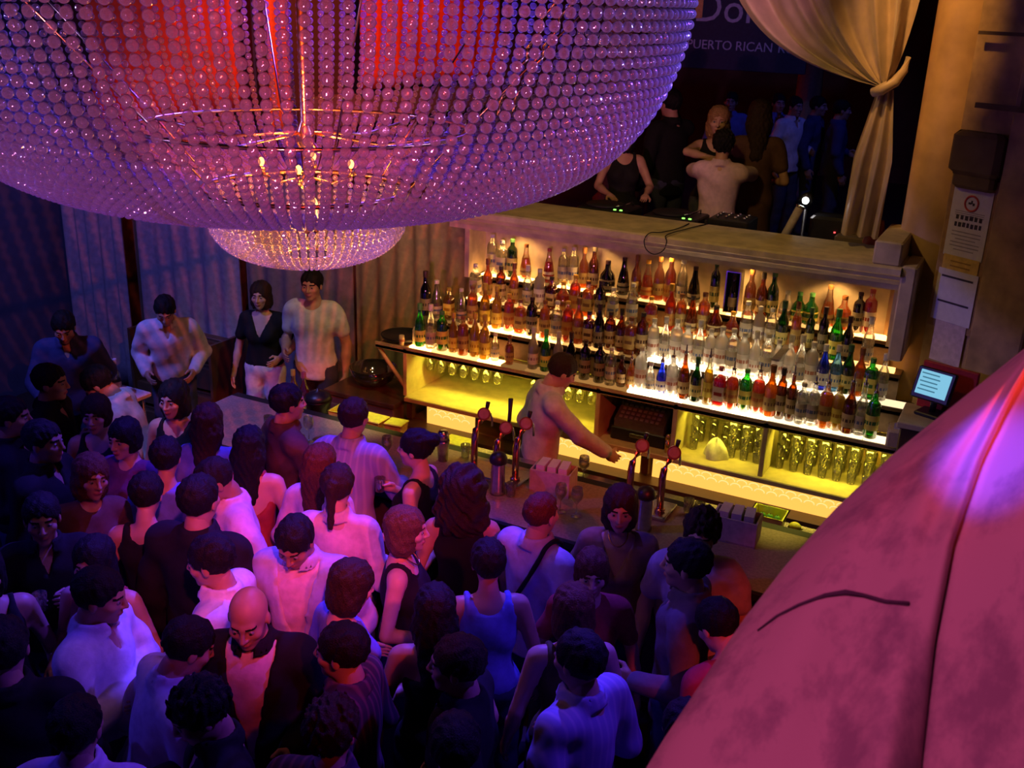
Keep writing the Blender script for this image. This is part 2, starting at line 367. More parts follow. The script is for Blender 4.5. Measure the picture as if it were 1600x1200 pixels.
for k in range(NS):
    a = 2 * math.pi * k / NS
    o = link('bead_strand', me_cut if k in front else me_full, chand); o.rotation_euler = (0, 0, a)
    if k in front:
        link('bead_strand', me_top, chand).rotation_euler = (0, 0, a)
        for i in picked:
            r, z, q = rows_big[i]; link('bead', bead_meshes[i], o, (r, 0, z - 3.0))
NS2 = 72
small_ctrl = [(0.375, 3.27), (0.378, 3.20), (0.36, 3.13), (0.31, 3.07), (0.23, 3.03), (0.14, 3.012), (0.09, 3.03)]
def small_prof(t):
    c = np.array(small_ctrl); u = t * (len(c) - 1); i = min(int(u), len(c) - 2); w_ = u - i
    g = lambda j: c[min(max(j, 0), len(c) - 1)]
    p = 0.5 * (2 * g(i) + (g(i + 1) - g(i - 1)) * w_ + (2 * g(i - 1) - 5 * g(i) + 4 * g(i + 1) - g(i + 2)) * w_ ** 2 + (3 * g(i) - g(i - 1) - 3 * g(i + 1) + g(i + 2)) * w_ ** 3)
    return float(p[0]), float(p[1])
rows_small = resample(small_prof, 0, 1, NS2, 0.0125)
me_small = strand_mesh(rows_small, 'lower_bead_strand')
for k in range(NS2): link('lower_bead_strand', me_small, chand).rotation_euler = (0, 0, 2 * math.pi * k / NS2)
def ring(name, r, z, th, m):
    return MB().tube([(r * math.cos(a), r * math.sin(a), z - 3.0) for a in np.linspace(0, 2 * math.pi, 65)], th, 6, caps=False).build(name, m, chand, True)
ring('hoop', 0.39, 3.29, 0.010, GOLD); ring('hoop', 1.40, 4.34, 0.02, GOLD); ring('hoop', 0.62, 3.52, 0.008, GOLD); ring('hoop', 0.09, 3.03, 0.006, GOLD)
MB().lathe([(0.012, 0.1), (0.02, 0.14), (0.012, 0.18), (0.012, 0.42), (0.035, 0.46), (0.035, 0.5), (0.016, 0.54), (0.016, 1.5)], n=12).build('stem', GOLD, chand, True)
for k in range(6):
    a = 2 * math.pi * k / 6 + 0.3
    MB().tube([(0.02 * math.cos(a), 0.02 * math.sin(a), 0.5), (0.3 * math.cos(a), 0.3 * math.sin(a), 0.47), (0.61 * math.cos(a), 0.61 * math.sin(a), 0.52)], 0.006, 6).build('arm', GOLD, chand, True)
    MB().tube([(0.39 * math.cos(a), 0.39 * math.sin(a), 0.29), (0.6 * math.cos(a), 0.6 * math.sin(a), 0.52), (1.4 * math.cos(a), 1.4 * math.sin(a), 1.34)], 0.004, 5).build('stay_rod', GOLD, chand, True)
BULB = emis('warm_bulb', (1.0, 0.38, 0.08), 6.0)
for k in range(4):
    a = 2 * math.pi * k / 4 + 0.5; x, y = 0.17 * math.cos(a), 0.17 * math.sin(a); MB().tube([(0.01 * math.cos(a), 0.01 * math.sin(a), 0.33), (0.1 * math.cos(a), 0.1 * math.sin(a), 0.31), (x, y, 0.34)], 0.006, 6).build('lamp_arm', GOLD, chand, True)
    s_ = MB().lathe([(0.012, 0), (0.014, 0.02), (0.010, 0.03)], (x, y, 0.34), 10).build('lamp_socket', GOLD, chand, True)
    MB().lathe([(0.006, 0.0), (0.011, 0.010), (0.012, 0.018), (0.008, 0.028), (0.002, 0.032)], (x, y, 0.37), 10).build('bulb', BULB, s_, True)
s_ = MB().lathe([(0.014, 0), (0.016, 0.03), (0.012, 0.05)], (0.03, 0, 0.12), 10).build('lamp_socket', GOLD, chand, True)
MB().lathe([(0.01, 0.0), (0.02, 0.025), (0.022, 0.05), (0.012, 0.085), (0.002, 0.1)], (0.03, 0, 0.16), 10).build('bulb', BULB, s_, True)
# gilt suspension chains inside the right of the basket
for (a, tw) in ((cam_ang + 1.15, 0.0), (cam_ang + 0.95, 0.1)):
    x, y = 1.22 * math.cos(a), 1.22 * math.sin(a); b = MB()
    for q in range(26):
        t_ = q / 25; b.tube([(x * (1 - .35 * (1 - t_)) + 0.012 * math.cos(2.2 * q), y * (1 - .35 * (1 - t_)) + 0.012 * math.sin(2.2 * q), 0.62 + t_ * 0.8),
                             (x * (1 - .35 * (1 - t_ - .04)) + 0.012 * math.cos(2.2 * q + 2.2), y * (1 - .35 * (1 - t_ - .04)) + 0.012 * math.sin(2.2 * q + 2.2), 0.62 + (t_ + .04) * 0.8)], 0.005, 5)
    b.build('suspension_chain', GOLD, chand, True)

# ================================================================ BACK BAR
XL, XR = -4.22, -0.50
TIERS = [(6.50, 1.42, -4.50, XR), (6.72, 1.60, -4.15, -0.50), (6.92, 1.76, -3.98, -0.62), (7.10, 1.92, -3.95, -0.72)]
bb = thing('back_bar', 'cream painted back-bar cabinet with open compartments below stepped bottle shelves', 'cabinet', (0, 0, 0))
MB().box(((XL + XR) / 2, 6.93, 0.98), (XR - XL, 0.9, 0.04), bev=0.006).build('lower_board', YELLOW_PAINT, bb)
MB().box(((XL + XR) / 2, 7.36, 1.21), (XR - XL, 0.03, 0.40)).build('compartment_back', YELLOW_PAINT, bb)
for x in (XL, -2.573, -1.99, -1.357, XR): MB().box((x, 6.93, 1.2), (0.035, 0.86, 0.40), bev=0.004).build('divider', YELLOW_PAINT, bb)
MB().box(((XL + XR) / 2, 6.98, 0.44), (XR - XL, 0.78, 0.70), bev=0.01).build('plinth', WOOD, bb)
for x in (-4.20, -2.19, XR): MB().box((x, 6.56, 0.88), (0.05, 0.05, 0.16)).build('panel_post', WOOD, bb)
# stepped shelves
for k, (y, z, x0, x1) in enumerate(TIERS):
    yb = TIERS[k + 1][0] if k < 3 else 7.28
    sh = MB().box(((x0 + x1) / 2, (y + yb) / 2 + 0.02, z - 0.045), (x1 - x0, yb - y + 0.04, 0.03), bev=0.004).build('shelf', YELLOW_PAINT if k == 0 else WOOD, bb)
    MB().box(((x0 + x1) / 2, y + 0.006, z - 0.035), (x1 - x0, 0.012, 0.05)).build('shelf_lip', YELLOW_PAINT if k == 0 else WOOD, sh)
    if k: MB().box(((x0 + x1) / 2, y + 0.02, z - 0.13), (x1 - x0, 0.015, 0.13)).build('riser', mat('riser_wood', (0.22, 0.13, 0.07), 0.5), bb)
MB().box(((-3.98 - 0.72) / 2, 7.31, 2.14), (3.26, 0.03, 0.5)).build('back_panel', PLASTER, bb)
for x in (-3.97, -0.73): MB().box((x, 7.16, 2.11), (0.04, 0.28, 0.42)).build('side_panel', PLASTER, bb)
# left bracket that carries the overhanging end of the lowest shelf
MB().tube([(-4.22, 6.52, 1.06), (-4.36, 6.52, 1.22), (-4.48, 6.52, 1.36)], 0.018, 6).build('bracket', YELLOW_PAINT, bb, True)
# luminous strips under the bottles (frosted glass over lamps), in segments of different brightness
rl = random.Random(5)
for k, (y, z, x0, x1) in enumerate(TIERS):
    yb = TIERS[k + 1][0] if k < 3 else 7.28
    n = int((x1 - x0) / 0.22)
    lo = x0 + (0.3 if k == 0 else 0.05)
    for i in range(n):
        a = lo + (x1 - 0.04 - lo) * i / n; b_ = lo + (x1 - 0.04 - lo) * (i + 1) / n; xc = (a + b_) / 2
        s_ = rl.choice([0.1, 0.5, 1.2, 2.4, 4.0])
        if k == 1 and -2.35 < xc < -1.1: s_ = 6.5
        if k == 0 and -2.35 < xc < -1.95: s_ = 6.0
        if k == 0 and -3.2 < xc < -2.45: s_ = 0.15
        if k == 0 and xc > -1.9: s_ = rl.choice([0.8, 2.0, 4.0])
        c_ = (1.0, 0.46, 0.12) if (k >= 2 or xc < -2.4) else (1.0, 0.74, 0.42)
        MB().box((xc, y + 0.075, z - 0.016), (b_ - a - 0.01, 0.10, 0.028)).build('light_strip', emis('lit_strip', c_, s_ * STRIP), bb)
# backlit panels below the compartments
PANEL_E = emis('backlit_amber_panel', (1.0, 0.47, 0.08), 1.35)
SCAL = mat('pale_amber_scallop', (0.95, 0.8, 0.5), 0.5, emit=(1.0, 0.66, 0.25), es=1.1)
def arc_mesh():
    return MB().tube([(0.034 * math.cos(a), 0, 0.022 * math.sin(a)) for a in np.linspace(0, math.pi, 8)], 0.004, 5).mesh('scallop', SCAL, True)
AM = arc_mesh()
for x0, x1 in ((-4.05, -3.62), (-2.95, -2.24), (-2.14, XR)):
    p_ = MB().box(((x0 + x1) / 2, 6.57, 0.875), (x1 - x0, 0.02, 0.19)).build('backlit_panel', PANEL_E, bb)
    n = int((x1 - x0) / 0.085)
    for r in range(2):
        for i in range(n - 1):
            link('scallop', AM, p_, (x0 + 0.06 + (i + 0.5 * r) * 0.085, 6.556, 0.895 - 0.035 * r))
MB().box(((XL + XR) / 2, 6.5, 0.77), (XR - XL, 0.16, 0.03)).build('ledge_board', WOOD, bb)

# cornice / parapet of the booth above
led = thing('booth_parapet', 'cream moulded parapet ledge running above the bottle shelves', 'ledge', (0, 0, 0))
MB().prism_x([(6.74, 2.50), (6.72, 2.49), (6.72, 2.455), (6.735, 2.445), (6.76, 2.44), (6.765, 2.415), (6.80, 2.40), (6.815, 2.375), (6.83, 2.37), (6.83, 2.335), (6.86, 2.33), (7.33, 2.33), (7.33, 2.50)], -4.02, -0.70).build('moulding', PLASTER, led)
MB().box((-0.80, 7.08, 2.575), (0.17, 0.64, 0.15), bev=0.01).build('end_block', PLASTER, led)
MB().box((-0.655, 7.0, 2.2), (0.09, 0.5, 0.62), bev=0.01).build('end_return', PLASTER, led)
for i in range(5):
    px = [(803, 377), (925, 396), (1040, 422), (1168, 440), (1300, 462)][i]
    x = ony(px[0], px[1], 7.12)[0]
    d_ = thing('downlight', ['leftmost small round downlight under the parapet ledge', 'second small downlight from the left under the parapet ledge', 'middle one of five small downlights under the parapet ledge', 'fourth small downlight from the left under the parapet ledge', 'rightmost small round downlight under the parapet ledge'][i], 'lamp', (x, 7.12, 2.328), group='downlights under the ledge')
    MB().lathe([(0.05, 0.0), (0.055, -0.008), (0.042, -0.012)], n=16).build('trim_ring', CHROME, d_, True)
    MB().lathe([(0.04, -0.002), (0.04, -0.011)], n=16).build('lens', emis('warm_lamp', (1.0, 0.72, 0.35), 12.0), d_)
    spot('downlight_beam', (x, 7.12, 2.30), (x, 7.22, 1.6), (1.0, 0.52, 0.15), 9.0 * DOWN, 120, 0.6, 0.03)

# yellow striplights inside the compartments (fixtures at the back, above)
for i, (x0, x1, s_) in enumerate(((-4.15, -2.65, 1.0), (-1.95, -1.40, 0.8), (-1.31, -0.55, 1.0))):
    f_ = thing('striplight', ['long yellow striplight under the shelf in the left compartment', 'yellow striplight in the compartment beside the cash register', 'yellow striplight in the rightmost glass compartment'][i], 'lamp', ((x0 + x1) / 2, 6.62, 1.345), group='compartment striplights')
    MB().box((0, 0, 0.006), (x1 - x0 - 0.1, 0.05, 0.016)).build('housing', BLACK, f_)
    MB().tube([(-(x1 - x0) / 2 + 0.08, 0, -0.008), ((x1 - x0) / 2 - 0.08, 0, -0.008)], 0.007, 8).build('tube', emis('yellow_tube', (1.0, 0.66, 0.10), 10), f_, True)
    area('compartment_glow', ((x0 + x1) / 2, 6.66, 1.325), ((x0 + x1) / 2, 6.8, 0.9), (1.0, 0.80, 0.06), 5.0 * s_ * (x1 - x0) * COMP, x1 - x0 - 0.1, 0.05)

# ---------------------------------------------------------------- bottles
def bottle_profiles():
    P = {}
    P['wine'] = ([(.030, 0), (.036, .006), (.037, .15), (.034, .185), (.016, .225), (.0135, .29), (.0145, .292), (.0145, .30)], None, (.04, .12), .245)
    P['vodka'] = ([(.034, 0), (.038, .005), (.038, .185), (.034, .205), (.016, .225), (.0145, .265)], None, (.05, .14), .262)
    P['square'] = ([(.034, 0), (.037, .005), (.037, .16), (.033, .178), (.016, .195), (.0145, .24)], 5, (.04, .13), .225)
    P['squat'] = ([(.040, 0), (.050, .01), (.052, .07), (.046, .115), (.02, .15), (.015, .20)], None, (.03, .09), .19)
    P['slim'] = ([(.026, 0), (.029, .005), (.030, .20), (.027, .225), (.013, .25), (.012, .31)], None, (.05, .15), .30)
    P['bell'] = ([(.036, 0), (.042, .01), (.040, .09), (.030, .15), (.019, .19), (.014, .25)], None, (.03, .085), .235)
    P['flask'] = ([(.036, 0), (.045, .006), (.046, .13), (.04, .155), (.017, .175), (.015, .215)], 3.2, (.03, .10), .20)
    P['pint'] = ([(.026, 0), (.030, .005), (.031, .11), (.025, .135), (.014, .16), (.0125, .20)], None, (.03, .09), .19)
    return P
BP = bottle_profiles(); BMESH = {}
for k, (pr, sq, lb, cz) in BP.items():
    sx = 1.0; sy = 0.72 if k == 'flask' else 1.0
    b = MB().lathe(pr, n=16, sq=sq, sx=sx, sy=sy); g = b.mesh('glass', CLEAR, 2)
    ins = [(max(r - 0.004, 0.004), z) for r, z in pr if z <= pr[-3][1]]; ins = [(ins[0][0], 0.006)] + ins[1:]
    li = MB().lathe(ins, n=12, sq=sq, sx=sx, sy=sy).mesh('liquid', CLEAR, 2)
    rl_ = np.interp([lb[0], lb[1]], [z for r, z in pr], [r for r, z in pr])
    lab = MB().lathe([(rl_[0] + 0.0012, lb[0]), (rl_[1] + 0.0012, lb[1])], n=16, sq=sq, sx=sx, sy=sy, caps=False).mesh('paper_label', PAPER, 2)
    rt = pr[-1][0]; top = pr[-1][1]
    cp = MB().lathe([(rt + 0.0025, top - 0.035 if k in ('wine', 'slim') else top - 0.015), (rt + 0.003, top + 0.004), (rt + 0.0015, top + 0.008)], n=12).mesh('cap', BLACK, 2)
    sp = MB().lathe([(rt + 0.001, top), (rt + 0.001, top + 0.012), (0.006, top + 0.018), (0.004, top + 0.055), (0.003, top + 0.06)], n=8).mesh('pour_spout', CHROME, True)
    bd = MB().lathe([(rl_[0] + 0.002, lb[0] + (lb[1] - lb[0]) * .38), (rl_[0] + 0.002, lb[0] + (lb[1] - lb[0]) * .62)], n=12, sq=sq, sx=sx, sy=sy, caps=False).mesh('label_band', PAPER, 2)
    BMESH[k] = (g, li, lab, cp, sp, bd)
KIND = {  # glass tint, liquid tint or None, label colour, band colour, cap colour
 'clear':   ((.95, .95, .93), None, (.55, .5, .4), (.12, .16, .35), (.8, .8, .8), 'clear glass'),
 'frost':   ((.98, .97, .95), None, (.85, .82, .8), (.5, .2, .15), (.75, .75, .75), 'frosted white'),
 'amber':   ((.95, .92, .85), (.95, .40, .04), (.5, .36, .12), (.2, .1, .05), (.25, .1, .03), 'amber liquor'),
 'orange':  ((.95, .9, .85), (.95, .22, .03), (.5, .26, .06), (.4, .1, .02), (.7, .4, .05), 'orange-red liquor'),
 'brown':   ((.45, .16, .03), None, (.6, .48, .25), (.1, .05, .03), (.05, .04, .03), 'dark brown glass'),
 'dark':    ((.05, .04, .03), None, (.30, .26, .18), (.02, .02, .02), (.05, .02, .02), 'near-black glass'),
 'green':   ((.10, .55, .10), None, (.85, .8, .15), (.05, .2, .05), (.1, .35, .1), 'green glass'),
 'dgreen':  ((.05, .18, .05), None, (.6, .55, .2), (.05, .1, .05), (.05, .15, .05), 'dark green glass'),
 'yellow':  ((.95, .92, .7), (.95, .68, .06), (.9, .8, .12), (.5, .3, .02), (.6, .45, .05), 'yellow liquor'),
 'blue':    ((.08, .15, .9), None, (.7, .7, .75), (.05, .05, .3), (.7, .75, .8), 'deep blue glass'),
 'lblue':   ((.35, .65, .95), None, (.8, .8, .6), (.1, .2, .5), (.7, .7, .75), 'pale blue glass'),
 'red':     ((.95, .8, .8), (.85, .04, .04), (.7, .6, .5), (.3, .02, .02), (.5, .1, .1), 'red liqueur'),
 'white':   ((.95, .93, .95), (.9, .86, .92), (.8, .78, .8), (.3, .2, .3), (.7, .7, .75), 'milky white'),
}
KM = {}
for k, (g, l, lb, bd, cp, nm) in KIND.items():
    KM[k] = (glassy('glass_' + k, g, 0.86 if k in ('clear', 'amber', 'orange', 'yellow', 'red') else (0.40 if k in ('frost', 'white') else 0.72), 0.22),
             glassy('liquor_' + k, l, 0.42, 0.05) if l else None, mat('label_' + k, lb, 0.7), mat('band_' + k, bd, 0.7), mat('cap_' + k, cp, 0.4))
ORD = lambda n: str(n) + ('th' if 10 <= n % 100 <= 20 else {1: 'st', 2: 'nd', 3: 'rd'}.get(n % 10, 'th'))
TNAME = ['lowest front shelf', 'second shelf up', 'third shelf up', 'top shelf']
SHN = {'wine': 'tall bottle', 'vodka': 'straight bottle', 'square': 'square bottle', 'squat': 'squat round bottle', 'slim': 'slim tall bottle', 'bell': 'bell-shaped bottle', 'flask': 'flat flask bottle', 'pint': 'small bottle'}
rb = random.Random(21)
def put_bottle(tier, n, x, y, z, kind, shape, spout=False, sc=1.0):
    nm = KIND[kind][5]
    root = thing('bottle', f'{nm} {SHN[shape]}, {ORD(n)} from left on the {TNAME[tier]}', 'bottle', (x, y, z), rb.uniform(-.5, .5) if shape not in ('square', 'flask') else rb.uniform(-.1, .1), f'bottles on the {TNAME[tier]}')
    root.scale = (sc, sc, sc)
    g, li, lab, cp, sp, bd = BMESH[shape]; m = KM[kind]
    gl = link('glass', g, root, mat=m[0])
    if m[1]: link('liquid', li, gl, mat=m[1])
    lo = link('paper_label', lab, root, mat=m[2]); link('label_band', bd, lo, mat=m[3])
    if spout: link('pour_spout', sp, root)
    else: link('cap', cp, root, mat=m[4])
def rowspec(tier, y, z, spec):
    n = 0; sc = 1.10
    for px0, px1, cnt, kinds, shapes in spec:
        for i in range(cnt):
            px = px0 + (px1 - px0) * (i / (cnt - 1) if cnt > 1 else 0.5)
            # column of the bottle on its shelf
            base = TIER_LINE[tier]; py = base[1] + (px - base[0]) * base[2]
            x = ony(px, py, y)[0]; n += 1
            put_bottle(tier, n, x, y + rb.uniform(-.012, .012), z, kinds[i % len(kinds)] if isinstance(kinds, list) else kinds, rb.choice(shapes), tier == 0 and px > 980 and rb.random() < .6, sc * rb.uniform(.93, 1.07))
TIER_LINE = [(640, 540, 0.203), (679, 497, 0.2), (772, 469, 0.193), (759, 425, 0.181)]
S_ = ['wine', 'vodka', 'slim']; A_ = ['vodka', 'square', 'bell', 'wine']
rowspec(0, 6.575, 1.42, [(657, 757, 7, ['green', 'clear', 'green', 'yellow', 'amber', 'yellow', 'yellow'], ['vodka', 'wine']), (772, 796, 2, ['clear', 'amber'], ['pint', 'vodka']),
    (832, 870, 3, ['white', 'green', 'white'], ['wine']), (889, 935, 3, ['dark', 'dark', 'dark'], ['wine', 'vodka']), (953, 953, 1, ['clear'], ['vodka']), (969, 983, 2, ['brown', 'amber'], ['pint']),
    (998, 1047, 4, ['frost', 'clear', 'blue', 'frost'], ['pint', 'vodka']), (1065, 1103, 3, ['brown', 'dgreen', 'yellow'], ['wine', 'slim']), (1121, 1180, 4, ['red', 'orange', 'green', 'orange'], ['square', 'vodka']),
    (1199, 1232, 3, ['amber', 'brown', 'brown'], ['slim', 'wine']), (1249, 1266, 2, ['clear', 'clear'], ['vodka']), (1285, 1303, 2, ['amber', 'yellow'], ['vodka', 'square']), (1322, 1358, 3, ['brown', 'clear', 'green'], ['wine', 'vodka'])])
rowspec(1, 6.795, 1.60, [(664, 664, 1, ['dark'], ['wine']), (682, 812, 8, ['clear', 'yellow', 'clear', 'amber', 'yellow', 'yellow', 'orange', 'amber'], A_), (830, 850, 2, ['dark', 'amber'], S_), (868, 1000, 9, ['clear', 'orange', 'amber', 'brown', 'dark', 'brown', 'brown', 'amber', 'brown'], ['vodka', 'square', 'wine']),
    (1018, 1262, 15, ['frost', 'clear', 'frost'], ['vodka', 'wine', 'vodka']), (1281, 1281, 1, ['blue'], ['wine']), (1300, 1372, 5, ['lblue', 'dgreen', 'amber', 'green', 'clear'], ['vodka', 'square', 'wine'])])
rowspec(2, 6.99, 1.76, [(742, 842, 6, ['clear', 'amber', 'brown', 'amber', 'clear', 'white'], A_), (860, 935, 5, ['brown', 'orange', 'orange', 'amber', 'dark'], ['squat', 'vodka', 'square']), (955, 985, 2, ['clear', 'clear'], ['vodka', 'square']), (1005, 1025, 1, ['orange'], ['flask']),
    (1044, 1095, 4, ['orange', 'amber', 'brown', 'amber'], A_), (1114, 1140, 2, ['brown', 'orange'], ['squat']), (1162, 1200, 3, ['clear', 'white', 'clear'], ['square', 'vodka']), (1217, 1300, 5, ['dgreen', 'amber', 'dgreen', 'dark', 'green'], ['wine', 'slim']), (1318, 1350, 2, ['dark', 'clear'], ['wine'])])
rowspec(3, 7.18, 1.92, [(768, 800, 3, ['clear', 'clear', 'dgreen'], ['vodka', 'square']), (820, 856, 2, ['amber', 'red'], ['squat', 'bell']), (878, 926, 4, ['clear', 'clear', 'amber', 'brown'], ['vodka', 'wine']), (948, 972, 2, ['dark', 'dark'], ['squat', 'bell']), (992, 1062, 5, ['amber', 'orange', 'amber', 'orange', 'clear'], ['squat', 'bell', 'wine']),
    (1082, 1082, 1, ['dark'], ['bell']), (1113, 1113, 1, ['dgreen'], ['slim']), (1168, 1186, 2, ['amber', 'brown'], ['wine']), (1202, 1202, 1, ['dgreen'], ['wine']), (1225, 1262, 3, ['frost', 'green', 'green'], ['squat', 'vodka']), (1288, 1312, 2, ['amber', 'amber'], ['squat', 'bell']), (1335, 1352, 2, ['dark', 'red'], ['vodka'])])
# boxed bottle on the top shelf
x = ony(1142, 494, 7.18)[0]
t = thing('gift_box', 'dark open display box holding a bottle on the top shelf', 'box', (x, 7.18, 1.92))
for sx in (-1, 1): MB().box((sx * 0.05, 0, 0.15), (0.008, 0.09, 0.30)).build('side', CHROME, t)
MB().box((0, 0.045, 0.15), (0.108, 0.006, 0.30)).build('back', BLACK, t); MB().box((0, 0, 0.303), (0.108, 0.09, 0.008)).build('top', CHROME, t); MB().box((0, 0, 0.004), (0.092, 0.08, 0.008)).build('bottom', CHROME, t)
r_ = thing('bottle', 'near-black tall bottle standing inside the display box', 'bottle', (x, 7.175, 1.929)); r_.scale = (.88,) * 3
link('glass', BMESH['wine'][0], r_, mat=KM['dark'][0]); link('paper_label', BMESH['wine'][2], r_, mat=KM['dark'][2]); link('cap', BMESH['wine'][3], r_, mat=KM['dark'][4])

# shelf-end things on the left overhang
t = thing('serving_tray', 'black oval serving tray leaning on the left end of the lowest shelf', 'tray', (-4.36, 6.68, 1.415))
MB().lathe([(0.13, 0.0), (0.16, 0.004), (0.17, 0.03), (0.165, 0.032), (0.15, 0.01)], n=24).build('dish', BLACK, t, True); MB().tube([(0.168 * math.cos(a), 0.168 * math.sin(a), 0.03) for a in np.linspace(0, 6.283, 25)], 0.005, 5, caps=False).build('rim', RUBBER, t, True)
t = thing('votive_cup', 'small pale striped cup at the left end of the lowest shelf', 'cup', (-4.27, 6.535, 1.41)); MB().lathe([(.018, 0), (.022, .05), (.02, .08), (.017, .08)], n=14).build('cup', mat('cream_cup', (.8, .7, .4), .5), t, True); MB().lathe([(.0225, .03), (.0225, .05)], n=14, caps=False).build('band', mat('cup_band', (.5, .2, .1), .5), t, True)
t = thing('carton', 'pale yellow carton beside the first green bottle on the lowest shelf', 'carton', (-4.165, 6.60, 1.41)); MB().box((0, 0, .06), (.06, .06, .12), bev=.004).build('body', mat('carton_card', (.75, .68, .4), .7), t); MB().prism_x([(-.03, .12), (.03, .12), (0, .15)], -.03, .03).build('gable', mat('carton_card', (.75, .68, .4), .7), t)

# ---------------------------------------------------------------- glassware in the compartments
GW = glassy('bar_glass', (0.97, 0.95, 0.85), 0.90, 0.20)
wine_me = MB().lathe([(.034, 0), (.034, .003), (.005, .008), (.0035, .075), (.01, .085), (.033, .115), (.038, .145), (.031, .185), (.030, .185), (.036, .145), (.031, .117), (.004, .088)], n=14, caps=True).mesh('stem_glass', GW, True)
tumb_me = MB().lathe([(.024, 0), (.027, .002), (.034, .088), (.0325, .088), (.0265, .012), (.001, .01)], n=12).mesh('tumbler', GW, True)
def hang(px0, px1, cnt, lab):
    for r in range(2):
        for i in range(cnt):
            px = px0 + (px1 - px0) * i / max(1, cnt - 1); x = ony(px, 575 + (px - 700) * .2, 6.75 + .13 * r)[0] + .02 * r
            o = link('stem_glass', wine_me, None, (x, 6.75 + .13 * r, 1.352)); o.rotation_euler = (math.pi, 0, 0)
            tag(o, f'{ORD(i + 1)} stem glass from left hanging in the {"front" if r == 0 else "rear"} row {lab}', 'glass', 'hanging stem glasses')
hang(672, 778, 7, 'under the left shelf end'); hang(835, 925, 6, 'left of the cash register')
def stacks(x0, x1, cols, lab):
    for r in range(2):
        for i in range(cols):
            for h in range(3 - r % 2):
                if lab.startswith('beside') and r == 0 and 1 <= i <= 2: continue
                o = link('tumbler', tumb_me, None, (x0 + (x1 - x0) * i / (cols - 1), 6.72 + .16 * r, 1.001 + .09 * h))
                tag(o, f'{["bottom", "middle", "top"][h]} tumbler of the {ORD(i + 1)} {"front" if r == 0 else "rear"} stack {lab}', 'glass', 'stacked tumblers')
stacks(-1.90, -1.44, 6, 'beside the cash register'); stacks(-1.28, -0.60, 8, 'in the rightmost compartment')
t = thing('bar_cloth', 'crumpled white bar cloth heaped in the compartment beside the cash register', 'cloth', (-1.72, 6.66, 1.0))
rc = random.Random(3); pts = [(rc.uniform(0, 6.28), rc.uniform(2, 5)) for _ in range(6)]
def clf(u, v):
    a = 2 * math.pi * u; p = math.pi / 2 * v; r = .085 * math.cos(p) * (1 + .22 * sum(math.sin(q * a + s + 3 * v) for s, q in [(x, round(y)) for x, y in pts]) / 3)
    return (r * math.cos(a), .8 * r * math.sin(a), .002 + .13 * math.sin(p) * (1 + .15 * math.sin(5 * a)))
MB().grid(clf, 28, 9, close_u=True).build('folds', mat('white_cloth', (.8, .78, .7), .9), t, True)

# cash register
t = thing('cash_register', 'dark cash register with sloping keypad in a back-bar compartment', 'register', (-2.28, 6.78, 1.0))
REGM = mat('olive_grey_plastic', (.12, .13, .08), .45)
MB().box((0, 0, .05), (.42, .40, .10), bev=.008).build('drawer', BLACK, t)
MB().prism_x([(-.19, .10), (.18, .10), (.18, .27), (.02, .27), (-.19, .16)], -.19, .19).build('body', REGM, t)
MB().box((0, .1, .30), (.2, .05, .07), bev=.005).build('display', BLACK, t)
km = MB().box((0, 0, 0), (.026, .02, .01), bev=.002).mesh('key', mat('register_key', (.3, .3, .22), .5))
for i in range(8):
    for j in range(5):
        o = link('key', km, t, (-.15 + i * .04, -.165 + j * .036, .178 + j * .0185)); o.rotation_euler = (math.atan(.11 / .21), 0, 0)
MB().box((0, -.204, .06), (.12, .012, .03), bev=.002).build('drawer_handle', CHROME, t)
t = thing('shaker_tin', 'small brass shaker beside the cash register', 'shaker', (-2.04, 6.56, 1.0)); MB().lathe([(.022, 0), (.026, .1)], n=14).build('cup', GOLD, t, True); MB().lathe([(.026, .1), (.02, .13), (.012, .14)], n=14).build('lid', GOLD, t, True)

# ================================================================ FRONT BAR
fb = thing('bar_counter', 'long stone-topped bar counter with dark wooden front and black inner edge', 'counter', (0, 0, 0))
BX0, BX1 = -5.2, 0.6
MB().add([(BX0 + .25, 4.85, 1.06), (BX1, 4.85, 1.06), (BX1, 5.6, 1.06), (BX0, 5.6, 1.06), (BX0, 5.1, 1.06), (BX0 + .25, 4.85, 1.1), (BX1, 4.85, 1.1), (BX1, 5.6, 1.1), (BX0, 5.6, 1.1), (BX0, 5.1, 1.1)],
    [(4, 3, 2, 1, 0), (5, 6, 7, 8, 9), (0, 1, 6, 5), (1, 2, 7, 6), (2, 3, 8, 7), (3, 4, 9, 8), (4, 0, 5, 9)]).build('counter_top', COUNTER, fb)
MB().box(((BX0 + BX1) / 2 + .1, 5.2, .53), (BX1 - BX0 - .2, .5, 1.06)).build('front_body', WOOD, fb)
for i in range(12):
    MB().box((BX0 + .55 + i * .45, 4.94, .55), (.38, .03, .85), bev=.01).build('front_panel', WOOD, fb)
MB().box(((BX0 + BX1) / 2, 5.635, 1.075), (BX1 - BX0, .07, .05)).build('inner_edge', RUBBER, fb)
MB().box(((BX0 + BX1) / 2, 4.852, 1.075), (BX1 - BX0 - .5, .03, .055), bev=.008).build('outer_edge', RUBBER, fb)
MB().box(((BX0 + BX1) / 2, 5.78, 1.0), (BX1 - BX0 - .4, .22, .04)).build('speed_rail', CHROME, fb)
MB().box(((BX0 + BX1) / 2, 5.77, .49), (BX1 - BX0 - .4, .18, .98)).build('under_counter', WOOD, fb)
